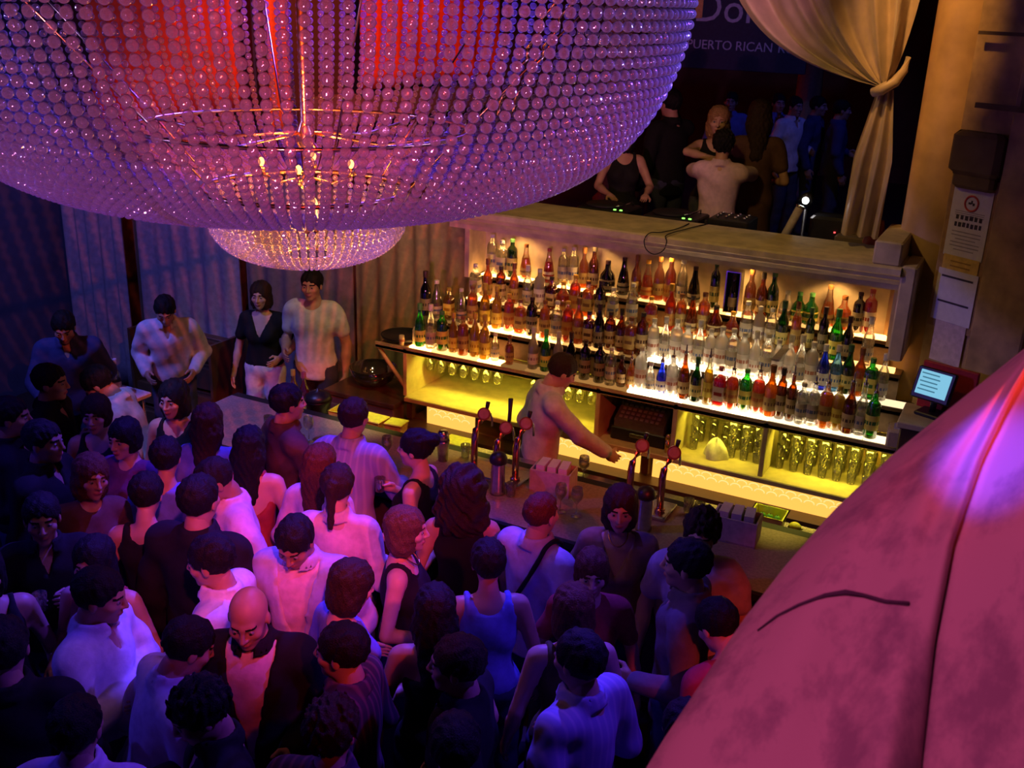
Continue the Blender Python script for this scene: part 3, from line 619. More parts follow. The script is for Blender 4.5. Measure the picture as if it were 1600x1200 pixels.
# yellow plastic tubs on the inner rail
TUB = mat('yellow_green_tub', (.78, .80, .10), .4); LIME = mat('lime_fruit', (.12, .42, .05), .45)
def tub(x, y, z, rz, label, fruit=True, sx=.16, sy=.12, h=.09, lid=False):
    t = thing('fruit_tub', label, 'tub', (x, y, z), rz)
    def ring_(w, d, q): return [(-w, -d, q), (w, -d, q), (w, d, q), (-w, d, q)]
    v = ring_(sx * .42, sy * .42, 0) + ring_(sx * .5, sy * .5, h) + ring_(sx * .54, sy * .54, h) + ring_(sx * .46, sy * .46, h) + ring_(sx * .39, sy * .39, .006)
    fs = [(3, 2, 1, 0), (16, 17, 18, 19)]
    for r in range(4):
        for i in range(4): fs.append((r * 4 + i, r * 4 + (i + 1) % 4, r * 4 + 4 + (i + 1) % 4, r * 4 + 4 + i))
    MB().add(v, fs).build('tub_body', TUB, t)
    if lid: MB().box((0, 0, h + .008), (sx * 1.1, sy * 1.1, .014), bev=.004).build('lid', TUB, t)
    if fruit:
        rr = random.Random(int(x * 100))
        k = 0
        for i in range(3):
            for j in range(2):
                c = (x + (-.045 + i * .045), y + (-.025 + j * .05), z + .055)
                o = thing('lime_wedge', f'green lime in the {label}', 'lime', c, 0, 'limes in the ' + label); k += 1
                MB().sphere((0, 0, 0), .022, 10, 6, sc=(1, .9, .9)).build('peel', LIME, o, True); MB().lathe([(.004, .018), (.003, .023)], n=6).build('stem_end', WOOD, o)
tub(-4.27, 5.775, 1.02, .05, 'yellow tub nearest the left end of the bar', True, .2, .16, .1)
tub(-4.02, 5.77, 1.02, .0, 'closed yellow tub second from the left along the inner rail', False, .18, .14, .08, True)
tub(-3.82, 5.77, 1.02, .1, 'closed yellow tub third from the left along the inner rail', False, .13, .12, .09, True)
tub(-3.30, 5.77, 1.02, .0, 'closed yellow tub just left of the copper tap tower', False, .2, .14, .06, True)
tub(-1.12, 5.775, 1.02, .0, 'yellow tub right of the napkin box at the right end', True, .2, .16, .1)
t = thing('lemon', 'yellow lemon beside the right-hand fruit tub', 'lemon', (-.96, 5.78, 1.055)); MB().sphere((0, 0, 0), .034, 12, 8, sc=(1.2, 1, 1)).build('peel', mat('lemon_peel', (.8, .75, .1), .45), t, True); MB().sphere((.042, 0, 0), .008, 6, 4).build('tip', mat('lemon_peel', (.8, .75, .1), .45), t, True)
# bottles and bucket near the left end
for i, (px, py, kind) in enumerate(((487, 627, 'yellow'), (505, 630, 'red'))):
    p = onz(px, py, 1.02); r_ = thing('bottle', ['yellow mixer bottle on the inner rail below the white T-shirt', 'red mixer bottle on the inner rail below the white T-shirt'][i], 'bottle', (p[0], 5.77, 1.02))
    g = BMESH['wine']; r_.scale = (1.05,) * 3; gl = link('glass', g[0], r_, mat=KM[kind][0]); link('liquid', g[1], gl, mat=KM[kind][1]); link('paper_label', g[2], r_, mat=KM['yellow'][2]); link('cap', g[3], r_, mat=KM[kind][4])
t = thing('ice_bucket', 'black domed ice bucket on the inner rail left of the yellow tubs', 'bucket', (-4.52, 5.78, 1.02)); MB().lathe([(.075, 0), (.10, .12), (.104, .125)], n=20).build('pail', BLACK, t, True); MB().lathe([(.104, .128), (.09, .165), (.05, .19), (.012, .2), (.012, .215)], n=20).build('lid', BLACK, t, True)
# side cabinet and glass bowl by the bracket
t = thing('side_cabinet', 'brown low cabinet at the left end of the back bar', 'cabinet', (-4.64, 6.72, 0)); MB().box((0, 0, .44), (.66, .5, .88), bev=.01).build('body', PART_M, t); MB().box((0, 0, .9), (.70, .54, .04), bev=.006).build('top', WOOD, t); MB().box((0, -.257, .45), (.56, .016, .72), bev=.004).build('door', PART_M, t); MB().tube([(.2, -.275, .5), (.2, -.275, .62)], .008).build('handle', CHROME, t)
t = thing('glass_bowl', 'wide dark glass bowl on the low brown cabinet', 'bowl', (-4.70, 6.76, .92)); MB().lathe([(.09, 0), (.17, .06), (.20, .16), (.195, .16), (.165, .065), (.085, .008)], n=28).build('bowl', glassy('smoky_glass', (.5, .5, .5), .6, .25), t, True); MB().lathe([(.03, .01), (.028, .05)], n=12).build('candle', mat('red_candle', (.6, .05, .03), .5), t, True)

# tap towers
def tap_tower(loc, pipes, label):
    t = thing('tap_tower', label, 'beer tap', loc)
    w_ = (pipes[-1][0] - pipes[0][0]) + .12; xc = (pipes[-1][0] + pipes[0][0]) / 2
    MB().box((xc, 0, .015), (w_, .16, .03), bev=.008).build('base_plate', CHROME, t); MB().box((xc, .1, .012), (w_, .12, .02), bev=.004).build('drip_tray', CHROME, t)
    for i, (x, hgt, tall) in enumerate(pipes):
        pr = [(x, 0, .03), (x, 0, hgt * .62), (x + .004, .005, hgt * .76), (x + .02, .03, hgt * .88), (x + .04, .045, hgt * .97)]
        pp = MB().tube(pr, [.022, .022, .021, .018, .015], 12).build('pipe', COPPER, t, True)
        MB().lathe([(.03, .03), (.034, .04), (.026, .05)], (x, 0, 0), 14).build('collar', COPPER, t, True)
        c = np.array((x + .045, .035, hgt + .01)); fd = unit([.42, -.84, .35]); a_ = unit(np.cross(fd, [0, 0, 1])); b_ = np.cross(a_, fd)
        def disc(r0, r1, d0, d1):
            P = [c + fd * d + r * (math.cos(q) * a_ + math.sin(q) * b_) for r, d in ((r0, d0), (r1, d1)) for q in np.linspace(0, 2 * math.pi, 20, endpoint=False)]
            return MB().add(P, [(k, (k + 1) % 20, 20 + (k + 1) % 20, 20 + k) for k in range(20)] + [tuple(range(19, -1, -1)), tuple(range(20, 40))])
        md = disc(.042, .042, -.008, .006).build('medallion', mat('dark_red_enamel', (.16, .03, .03), .3), t); disc(.034, .03, .006, .010).build('badge', mat('cream_badge', (.35, .2, .18), .4), md)
        MB().tube([(x + .05, .055, hgt + .02), (x + .055, .06, hgt + .06), (x + .058, .065, hgt + (.20 if tall else .085))], [.008, .013, .016 if tall else .014], 10).build('handle', BLACK, t, True)
        MB().tube([(x + .045, .05, hgt - .01), (x + .06, .10, hgt - .01), (x + .062, .115, hgt - .05), (x + .062, .117, hgt - .1)], .007, 8).build('spout', CHROME, t, True)
tap_tower((-2.79, 5.36, 1.1), [(-.16, .40, False), (.0, .34, True), (.14, .40, False)], 'copper tap tower with three swan-neck pipes and round medallions')
tap_tower((-1.78, 5.42, 1.1), [(-.12, .40, False), (.08, .40, False)], 'copper tap tower with two swan-neck pipes, right of the first')
for i, (x, y) in enumerate(((-2.68, 5.18), (-1.72, 5.2))):
    t = thing('beer_font', ['black domed beer font at the foot of the three-pipe tap tower', 'black domed beer font at the foot of the two-pipe tap tower'][i], 'beer tap', (x, y, 1.1))
    MB().lathe([(.05, 0), (.046, .03), (.042, .2), (.045, .21)], n=18).build('column', CHROME, t, True); MB().lathe([(.055, .212), (.058, .235), (.045, .265), (.015, .28)], n=18).build('cap', BLACK, t, True)
t = thing('cocktail_shaker', 'tall steel cocktail shaker on the bar left of the tap tower', 'shaker', (-3.22, 5.42, 1.1)); MB().lathe([(.032, 0), (.044, .14), (.046, .145)], n=20).build('tin', CHROME, t, True); MB().lathe([(.044, .147), (.036, .2), (.028, .215)], n=20).build('top', CHROME, t, True)
# napkin boxes
for i, (x, y, rz) in enumerate(((-2.40, 5.40, .1), (-1.22, 5.38, .05))):
    t = thing('napkin_box', ['pale napkin box right of the three-pipe tap tower', 'pale napkin box right of the two-pipe tap tower'][i], 'napkin box', (x, y, 1.1), rz)
    NM = mat('lavender_card', (.55, .48, .52), .7)
    MB().box((0, 0, .007), (.26, .17, .012)).build('bottom', NM, t)
    for s in (-1, 1): MB().box((0, s * .08, .08), (.26, .01, .15)).build('side', NM, t); MB().box((s * .126, 0, .08), (.01, .15, .15)).build('end', NM, t)
    for k in range(3): MB().box((-.07 + .07 * k, 0, .1), (.055, .13, .17), rz=.05 * k).build('napkin', PAPER, t)
# glasses on the bar
GL = [(605, 722, 'stem', 'wine glass on the bar in front of the sleeveless black top'), (875, 800, 'stem', 'wine glass on the bar behind the person with a shoulder strap'), (900, 806, 'stem', 'second wine glass on the bar behind the person with a shoulder strap'), (798, 775, 'tumb', 'tumbler on the bar below the napkin box'), (470, 700, 'tumb', 'tumbler on the bar between the two people at its left end'), (483, 690, 'stem', 'stemmed glass on the bar at its left end'), (905, 742, 'stem2', 'stemmed glass on the inner rail left of the two-pipe tap tower'),
      (1075, 800, 'tumb', 'tumbler right of the two-pipe tap tower, first of three'), (1092, 806, 'tumb', 'tumbler right of the two-pipe tap tower, second of three'), (1085, 822, 'tumb', 'tumbler right of the two-pipe tap tower, third and nearest'), (760, 690, 'tumb', 'tumbler beside the steel shaker'), (420, 668, 'tumb', 'lone tumbler on the empty left stretch of the bar')]
for px, py, k, lab in GL:
    p = onz(px, py, 1.1); yy = min(max(p[1], 4.95), 5.55)
    if k == 'stem2': o = link('stem_glass', wine_me, None, (p[0], 5.76, 1.021))
    else: o = link('stem_glass' if k == 'stem' else 'tumbler', wine_me if k == 'stem' else tumb_me, None, (p[0], yy, 1.101))
    tag(o, lab, 'glass')
# bottle-service table at the far left
tp = (-6.42, 5.45)
t = thing('side_table', 'white service table holding bottles in front of the dark blue shirt', 'table', (tp[0], tp[1], 0)); MB().box((0, 0, .88), (.55, .5, .04), bev=.008).build('top', mat('white_laminate', (.75, .75, .8), .35), t)
for sx in (-1, 1):
    for sy in (-1, 1): MB().tube([(sx * .22, sy * .2, 0), (sx * .22, sy * .2, .86)], .018, 8).build('leg', CHROME, t, True)
MB().box((0, 0, .83), (.46, .42, .04)).build('apron', CHROME, t)
for i, (dx, dy, k, sh) in enumerate(((-.15, .08, 'clear', 'vodka'), (-.02, .12, 'frost', 'vodka'), (.1, .06, 'clear', 'wine'))):
    r_ = thing('bottle', ['leftmost clear bottle on the white service table', 'frosted bottle in the middle of the white service table', 'tall clear bottle at the right of the white service table'][i], 'bottle', (tp[0] + dx, tp[1] + dy, .9)); g = BMESH[sh]
    link('glass', g[0], r_, mat=KM[k][0]); link('paper_label', g[2], r_, mat=KM[k][2]); link('cap', g[3], r_, mat=KM[k][4])
for i, (dx, dy) in enumerate(((-.05, -.1), (.06, -.12), (.15, -.05))):
    tag(link('tumbler', tumb_me, None, (tp[0] + dx, tp[1] + dy, .901)), f'{["first", "second", "third"][i]} tumbler from the left on the white service table', 'glass', 'service table tumblers')

# ================================================================ BOOTH ABOVE THE BACK BAR
t = thing('equipment_desk', 'black equipment desk behind the parapet in the booth', 'desk', (-2.4, 7.58, 1.5))
MB().box((0, 0, .88), (2.9, .42, .04), bev=.006).build('top', BLACK, t)
for sx in (-1.38, 0, 1.38): MB().box((sx, 0, .43), (.05, .38, .86)).build('leg', BLACK, t)
def deck(x, lab):
    t = thing('turntable', lab, 'turntable', (x, 7.56, 2.40)); MB().box((0, 0, .05), (.42, .34, .1), bev=.01).build('case', BLACK, t)
    MB().lathe([(.14, .1), (.145, .112), (.14, .118)], (-.04, 0, 0), 24).build('platter', RUBBER, t, True); MB().tube([(.15, .12, .1), (.15, .12, .13), (.13, -.06, .125), (.09, -.1, .122)], .006, 6).build('tone_arm', CHROME, t, True)
    for k in range(2): MB().box((.1 + .05 * k, -.14, .103), (.02, .012, .008)).build('indicator', emis('green_led', (.25, 1, .1), 3), t)
deck(-3.0, 'black turntable on the booth desk left of the pale shirt'); deck(-2.45, 'black turntable on the booth desk in front of the pale shirt')
t = thing('mixer', 'black mixer box standing on the booth desk', 'mixer', (-2.0, 7.52, 2.40)); MB().box((0, 0, .07), (.3, .28, .14), bev=.01).build('case', BLACK, t)
for i in range(4):
    for j in range(3): MB().lathe([(.012, .14), (.01, .158)], (-.1 + .066 * i, -.07 + .07 * j, 0), 8).build('knob', CHROME, t, True)
t = thing('cable', 'thin black cable looping over the parapet ledge', 'cable', (-2.3, 6.9, 2.505)); MB().tube(smooth_path([(.05, .35, .0), (.05, .1, .006), (.0, -.1, .008), (-.06, -.175, .008), (-.085, -.205, -.04), (-.06, -.215, -.10), (.0, -.215, -.125), (.06, -.21, -.09), (.075, -.2, -.03), (.06, -.17, .008), (.1, .1, .006), (.16, .4, .0)]), .004, 6).build('loop', RUBBER, t, True); MB().lathe([(.009, 0), (.009, .03)], (.16, .4, 0), 8).build('plug', BLACK, t)
t = thing('stage_lamp', 'small glaring white lamp on a stand in the booth', 'lamp', (-1.53, 7.72, 1.5)); MB().lathe([(.14, 0), (.12, .02), (.015, .03), (.012, 1.12)], n=14).build('stand', BLACK, t, True)
p = np.array((0, 0, 1.19)); MB().tube([p + (0, .1, .02), p + (0, -.02, 0)], [.03, .05], 14).build('can', BLACK, t, True); MB().sphere((0, -.03, 1.188), .024, 12, 8).build('lamp_bulb', emis('white_lamp', (1, .93, .95), 25), t, True)
t = thing('speaker_panel', 'tilted grey-faced monitor leaning in the booth beside the glaring lamp', 'speaker', (-1.30, 7.72, 1.5)); b = MB().box((0, 0, .55), (.34, .22, 1.1), bev=.02).build('cabinet', BLACK, t); MB().box((-.06, -.118, .9), (.05, .012, .36), rz=0).build('edge_strip', mat('grey_strip', (.35, .32, .36), .5), t); MB().lathe([(.11, 0), (.10, .01), (.03, .0)], (.02, 0, 0), 18).build('cone', RUBBER, t, True)
t.children[-1].rotation_euler = (math.pi / 2, 0, 0); t.children[-1].location = (0, -.112, .45)
MB().box((.02, -.117, 1.0), (.012, .01, .008)).build('standby_light', emis('red_led', (1, .05, .05), 4), t)
t = thing('white_post', 'pale slanting tube leaning on the parapet near the lamp', 'tube', (-1.62, 7.42, 2.40)); MB().tube([(0, 0, .0), (.05, .03, .13), (.10, .06, .27)], .03, 12).build('tube_body', mat('pale_tube', (.5, .45, .45), .5), t, True); MB().tube([(.10, .06, .27), (.105, .063, .285)], .034, 12).build('end_cap', CHROME, t, True)
t = thing('table_lamp', 'small lamp with a rust-red shade behind the end of the parapet', 'lamp', (-.98, 7.45, 1.5)); MB().lathe([(.11, 0), (.10, .03), (.02, .05), (.015, 1.0)], n=14).build('stand', BLACK, t, True); MB().lathe([(.08, .99), (.045, 1.15), (.042, 1.15), (.077, .99)], n=18, caps=False).build('shade', mat('rust_shade', (.55, .13, .07), .7), t, True)
t = thing('record_crate', 'brown crate at the right end of the booth floor', 'crate', (-1.15, 7.62, 1.5)); MB().box((0, 0, .5), (.22, .24, 1.0), bev=.01).build('body', PART_M, t); MB().box((0, -.125, .75), (.18, .012, .3), bev=.003).build('slat', mat('tan_card', (.35, .24, .16), .7), t)

# banner in the hall
bn = thing('banner', 'dark banner lettered in grey hanging at the back of the upper hall', 'banner', (-4.05, 14.0, 3.70))
MB().box((0, 0, 0), (2.1, .03, 1.0), bev=.005).build('cloth', mat('navy_banner', (.02, .025, .06), .7), bn)
LET = mat('blue_grey_lettering', (.40, .44, .62), .6)
def put_text(s, size, x, z, m, parent, y, depth=.004, rz=0, name='lettering'):
    me = text_mesh(s, size, depth, name=name); me.materials.clear(); me.materials.append(m)
    o = link(name, me, parent, (x, y, z)); o.rotation_euler = (math.pi / 2, 0, rz); return o
for s_, sz_, x_, z_ in (('Don', .52, -.02, .25), ('Q', .52, .74, .25), ('PUERTO', .165, -.24, -.20), ('RICAN', .165, .36, -.20), ('RUM', .165, .84, -.20)): put_text(s_, sz_, x_, z_, LET, bn, -.02)
MB().tube([(-1.08, 0, .51), (1.08, 0, .51)], .02).build('rod', BLACK, bn, True)
MB().box((-.42, -.025, .26), (.10, .01, .26), bev=.003).build('gold_patch', mat('gold_patch', (.7, .4, .12), .5), bn)
for i, (x, y) in enumerate(((-4.95, 12.5), (-3.05, 14.6))):
    c_ = thing('hall_column', ['brown fluted column at the left of the banner', 'brown fluted column behind the banner'][i], 'column', (x, y, 1.5))
    MB().lathe([(.24, 0), (.24, .12), (.2, .16), (.17, .2), (.16, 3.2), (.2, 3.26)], n=20).build('shaft', mat('brown_column', (.30, .17, .09), .6), c_, True); MB().box((0, 0, 3.32), (.5, .5, .12), bev=.02).build('capital', mat('brown_column', (.30, .17, .09), .6), c_)

# tied-back curtain at the right of the booth
SATIN = mat('gold_beige_satin', (.52, .40, .30), .45, bump=.1, scale=8, sheen=.3)
cur = thing('stage_curtain', 'beige satin curtain tied back beside the column', 'curtain', (-1.02, 7.2, 3.53))
def upper(u, v):       # v 0 at the knot, 1 at the top; u across
    k = math.sin(v * math.pi / 2) ** .8; L_ = -1.25; Rr = .16
    x = (L_ + (Rr - L_) * u) * (.04 + .96 * k) ; sag = -.22 * math.sin(math.pi * min(1, v * 1.15)) * (1 - u) ** 1.6
    z = .02 + v * (1.05 + .25 * (1 - u)) + sag
    uu = u + .05 * math.sin(5 * u + 1.0) + .03 * math.sin(13 * u + 2 * v)
    y = .10 * math.sin(2 * math.pi * (5.3 * uu + .35 * v)) * (.35 + .65 * k) * (.7 + .3 * math.sin(7 * u + 1.3)) + .03 * math.sin(2 * math.pi * 11 * uu + 2 * v) * (.3 + .7 * k) - .03
    return (x, y, z)
def lower(u, v):
    w_ = .05 + .075 * min(1, v * 2.2); x = (u - .5) * 2 * w_ + .0 - .03 * v; y = .035 * math.sin(2 * math.pi * (2.3 * u + .3 * u * u) + 2.2 * v) * (.4 + v) - .02
    return (x, y, .0 - .95 * v)
def thick(b):
    n0 = len(b.v); f0 = list(b.f); b.add([(x, y + .012, z) for x, y, z in b.v], [tuple(reversed(q)) for q in f0]); return b
thick(MB().grid(upper, 84, 26)).build('swag', SATIN, cur, True); thick(MB().grid(lower, 44, 16)).build('tail', SATIN, cur, True)
MB().tube([(-.07, -.05, -.02), (-.02, -.075, .0), (.05, -.04, .05), (.09, .0, .12), (.10, .03, .2)], [.03, .036, .034, .026, .018], 10).build('tie_band', SATIN, cur, True)

# ================================================================ RIGHT SIDE: column, splayed wall, notices, service point
STONE = mat('ochre_plaster', (.50, .34, .14), .8, bump=.35, scale=7, var=.3)
col = struct(MB().lathe([(.26, 0), (.26, .2), (.23, .25), (.21, .3), (.205, 5.2)], (-.60, 7.32, 0), 28).build('trim_4', mat('tan_column_paint', (.55, .36, .17), .5, bump=.08, scale=5, var=.2), None, 2))
wd = np.array([.86, -.51]); wo = np.array([-.52, 6.95]); wn = np.array([-.51, -.86]); WA = math.atan2(wd[1], wd[0])
def wpt(s, off=0.0): return wo + wd * s + wn * off
c_ = wpt(1.6, -.10); wr = struct(MB().box((c_[0], c_[1], 2.6), (3.2, .2, 5.2), WA).build('wall_right', STONE))
def wbox(name, s, z, d, m, par=None, off=0.0, bev=0.0):
    c_ = wpt(s, off + d[1] / 2); return MB().box((c_[0], c_[1], z), d, WA, bev=bev).build(name, m, par)
DARKST = mat('dark_ochre', (.16, .11, .05), .85, bump=.3, scale=9)
wbox('pilaster', .52, 2.6, (.34, .05, 5.2), STONE, wr, 0, .01)
wbox('capital_block', .18, 3.22, (.34, .10, .26), DARKST, wr, 0, .03); wbox('capital_block', .18, 3.06, (.28, .07, .10), DARKST, wr, 0, .02)
wbox('moulding_strip', .62, 3.50, (1.0, .03, .03), DARKST, wr, .05); wbox('moulding_strip', .42, 4.1, (.03, .03, 1.2), DARKST, wr, .05); wbox('moulding_strip', .30, 3.9, (.5, .02, .02), DARKST, wr, .05)
wbox('relief_ornament', .95, 2.52, (.30, .05, .10), DARKST, wr, .0, .02)
# notices taped to the wall: a strip of papers
nb = thing('notice_board', 'strip of taped white notices with a red ring emblem on the ochre wall', 'notice', (0, 0, 0))
def sheet(name, s, z, w_, h, m, off, roll=0.0):
    o = wbox(name, s, z, (w_, .004, h), m, nb, off); return o
S0 = .16
wbox('backing_board', S0 + .02, 2.60, (.33, .014, .95), mat('tan_board', (.40, .24, .1), .7), nb, .0)
sheet('notice_sheet', S0 + .02, 2.80, .27, .42, PAPER, .016); sheet('yellow_slip', S0 + .02, 2.545, .25, .10, mat('yellow_slip', (.75, .52, .12), .7), .018)
sheet('notice_sheet', S0 + .02, 2.34, .28, .33, PAPER, .02); sheet('notice_sheet', S0 + .03, 2.06, .22, .30, mat('pink_paper', (.62, .5, .55), .8), .016)
INK = mat('dark_ink', (.05, .04, .06), .7); REDI = mat('red_ink', (.6, .06, .06), .6)
for z in (2.46, 2.30): wbox('ruled_line', S0 + .02, z, (.22, .002, .012), INK, nb, .0245)
q = wpt(S0 + .02, .0215)
rp = [(q[0] + wd[0] * .045 * math.cos(a), q[1] + wd[1] * .045 * math.cos(a), 2.925 + .045 * math.sin(a)) for a in np.linspace(0, 2 * math.pi, 25)]
MB().tube(rp, .006, 6, caps=False).build('ring_emblem', REDI, nb, True)
for ds, dz, w_, h_ in ((-.012, 0, .02, .012), (.0, .008, .012, .02), (.014, -.004, .014, .016)): wbox('emblem_mark', S0 + .02 + ds, 2.925 + dz, (w_, .001, h_), INK, nb, .0205)
rk = random.Random(4)
for z, n_, w0 in ((2.835, 6, .026), (2.79, 7, .022)):
    for k in range(n_): wbox('bold_print', S0 + .02 + (k - (n_ - 1) / 2) * (w0 + .006), z + rk.uniform(-.002, .002), (w0 * rk.uniform(.7, 1), .001, .028), INK, nb, .0205)
for k in range(6): wbox('text_line', S0 + .02, 2.745 - .022 * k, (.2 if k % 3 != 2 else .14, .001, .006), mat('grey_ink', (.35, .32, .36), .7), nb, .0205)
for k in range(3): wbox('text_line', S0 + .02, 2.87 + .0 * k - .012 * k, (.2, .001, .004), mat('grey_ink', (.35, .32, .36), .7), nb, .0205)
for k in range(2): wbox('text_line', S0 + .02, 2.56 - .03 * k, (.14, .001, .008), mat('brown_ink', (.4, .22, .05), .7), nb, .0225)
# service point
sv = thing('service_stand', 'narrow dark service stand at the right end of the bottle shelves', 'stand', (-.30, 6.43, 0)); MB().box((0, 0, .82), (.42, .34, 1.64), bev=.01).build('body', WOOD, sv); MB().box((0, 0, 1.66), (.46, .38, .04), bev=.006).build('top', YELLOW_PAINT, sv); MB().box((0, -.178, .9), (.34, .014, 1.2), bev=.004).build('door', WOOD, sv)
t = thing('touch_screen', 'small black touch screen with lit blue display on the service stand', 'monitor', (-.38, 6.42, 1.68), -.35)
MB().box((0, .05, .012), (.16, .14, .024), bev=.006).build('foot', BLACK, t); MB().tube([(0, .06, .02), (0, .06, .12)], .02, 10).build('neck', BLACK, t, True)
s1 = MB().box((0, 0, 0), (.24, .035, .20), bev=.008).build('case', BLACK, t, loc=(0, .02, .20)); s1.rotation_euler = (-.35, 0, 0)
MB().box((0, -.019, .005), (.19, .004, .15)).build('screen', emis('screen_glow', (.25, .62, .85), 0.9), s1)
for k in range(5): MB().box((-.03 + .01 * (k % 2), -.0225, .06 - .025 * k), (.11, .002, .008)).build('screen_row', emis('screen_row', (.1, .3, .45), .6), s1)
t = thing('paper_stack', 'loose white papers heaped beside the touch screen', 'papers', (-.19, 6.43, 1.681), .2)
for k in range(4): MB().box((.01 * k, .01 * k, .003 + .006 * k), (.16, .2, .005), rz=.12 * k).build('sheet', PAPER, t)
t = thing('red_binder', 'red binder standing behind the touch screen', 'binder', (-.30, 6.56, 1.68), -.3); MB().box((0, 0, .15), (.34, .03, .30), bev=.004).build('cover', mat('red_binder', (.55, .03, .03), .5), t); MB().box((0, .022, .14), (.3, .014, .26)).build('pages', PAPER, t)
t = thing('receipt_printer', 'pale receipt printer in front of the touch screen', 'printer', (-.53, 6.57, 1.405), .1); MB().box((0, 0, .06), (.15, .18, .12), bev=.012).build('body', mat('beige_plastic', (.55, .45, .42), .5), t); MB().box((0, -.05, .135), (.08, .002, .05)).build('receipt', PAPER, t)

# ================================================================ FOREGROUND DRAPE
FAB = bpy.data.materials.new('worn_pink_fabric'); FAB.use_nodes = True
N = FAB.node_tree.nodes; L = FAB.node_tree.links; b_ = N['Principled BSDF']; b_.inputs['Roughness'].default_value = .8; b_.inputs['Sheen Weight'].default_value = .2
tc = N.new('ShaderNodeTexCoord'); mp = N.new('ShaderNodeMapping'); mp.inputs['Scale'].default_value = (3.0, 3.0, 1.3); mp.inputs['Rotation'].default_value = (0, .5, .3); L.new(tc.outputs['Object'], mp.inputs['Vector'])
nz = N.new('ShaderNodeTexNoise'); nz.inputs['Scale'].default_value = 3.2; nz.inputs['Detail'].default_value = 6; nz.inputs['Roughness'].default_value = .65; L.new(mp.outputs[0], nz.inputs['Vector'])
cr = N.new('ShaderNodeValToRGB'); e = cr.color_ramp.elements; e[0].position = .36; e[0].color = (.30, .22, .28, 1); e[1].position = .50; e[1].color = (.52, .40, .43, 1); L.new(nz.outputs['Fac'], cr.inputs[0]); L.new(cr.outputs[0], b_.inputs['Base Color'])
dr = thing('draped_fabric', 'large worn fabric drape bulging across the right foreground', 'drape', depth_pt(1500, 900, 1.45))
o0 = depth_pt(1500, 900, 1.45)
SIL = [(300, 1880), (420, 1745), (545, 1600), (625, 1500), (705, 1400), (800, 1300), (880, 1230), (970, 1160), (1060, 1100), (1150, 1040), (1240, 985), (1420, 890)]
VAL = [(300, 1900), (420, 1760), (545, 1622), (610, 1588), (720, 1535), (850, 1490), (1000, 1462), (1200, 1440), (1420, 1425)]
def drape_pt(u, v):
    py = 300 + 1120 * v; xl = np.interp(py, [q[0] for q in SIL], [q[1] for q in SIL]); xv = np.interp(py, [q[0] for q in VAL], [q[1] for q in VAL]); xr = max(xv + 420, 2000)
    if u < .5:                      # front face: left lobe, groove, right lobe
        s = u / .5
        if s < .55: k = s / .55; px = xl + (xv - xl) * (1 - (1 - k) ** 1.5) if True else 0; d = 1.58 - .24 * math.sin(math.pi * (.5 * k + .0)) ** .7 * 1.0 + .045 * max(0, (k - .72) / .28) ** 1.5
        else: k = (s - .55) / .45; px = xv + (xr - xv) * k; d = 1.34 + .045 * max(0, 1 - k * 4) ** 1.5 - .10 * math.sin(math.pi * min(1, k * 1.2) / 2) 
        d += .012 * math.sin(14 * s + 6 * v) + .006 * math.sin(31 * s - 9 * v)
    else:
        s = (1 - u) / .5; px = xl + (xr - xl) * s; d = 1.60 + .22 * math.sin(math.pi * s)
    d += .22 * (v - .5) * -1.0 + .05
    return tuple(depth_pt(px, py, d) - o0)
MB().grid(drape_pt, 120, 60, close_u=True).build('cloth', FAB, dr, True)
def front_pt(px, py, lift=.004):
    v = (py - 300) / 1120
    best = min((abs((lambda P: 800 + F_PX * P[0] / P[2])(RC.T @ (np.array(drape_pt(.5 * k / 200, v)) + o0 - CAM)) - px), k) for k in range(0, 110))
    P = np.array(drape_pt(.5 * best[1] / 200, v)) + o0; return P + unit(CAM - P) * lift - o0
crease_pts = [front_pt(x, y) for x, y in ((1185, 985), (1215, 962), (1250, 945), (1290, 930), (1320, 925), (1350, 930), (1385, 940), (1420, 943))]
MB().tube(crease_pts, [.0015, .002, .0025, .003, .004, .003, .003, .003], 6).build('crease_line', mat('dark_crease_line', (.06, .04, .08), .8), dr, True)  # thin dark tube put in to draw the crease line across the cloth

# ================================================================ PEOPLE
f32 = np.float32
def cap(P, a, b, ra, rb):
    a = np.array(a, f32); b = np.array(b, f32); ba = b - a
    h = np.clip(((P - a) @ ba) / float(ba @ ba + 1e-9), 0, 1)
    d = P - a - h[:, None] * ba
    return np.sqrt(np.einsum('ij,ij->i', d, d)) - (ra + (rb - ra) * h)
def ell(P, c, r):
    r = np.array(r, f32); q = (P - np.array(c, f32)) / r; k0 = np.sqrt(np.einsum('ij,ij->i', q, q)) + 1e-6
    q = q / r; k1 = np.sqrt(np.einsum('ij,ij->i', q, q)) + 1e-6
    return k0 * (k0 - 1) / k1
def smin(a, b, k):
    h = np.clip(.5 + .5 * (b - a) / k, 0, 1); return b + (a - b) * h - k * h * (1 - h)
def union(ds, k):
    r = ds[0]
    for d in ds[1:]: r = smin(r, d, k)
    return r
CORN = np.array([(i, j, k) for i in (0, 1) for j in (0, 1) for k in (0, 1)])
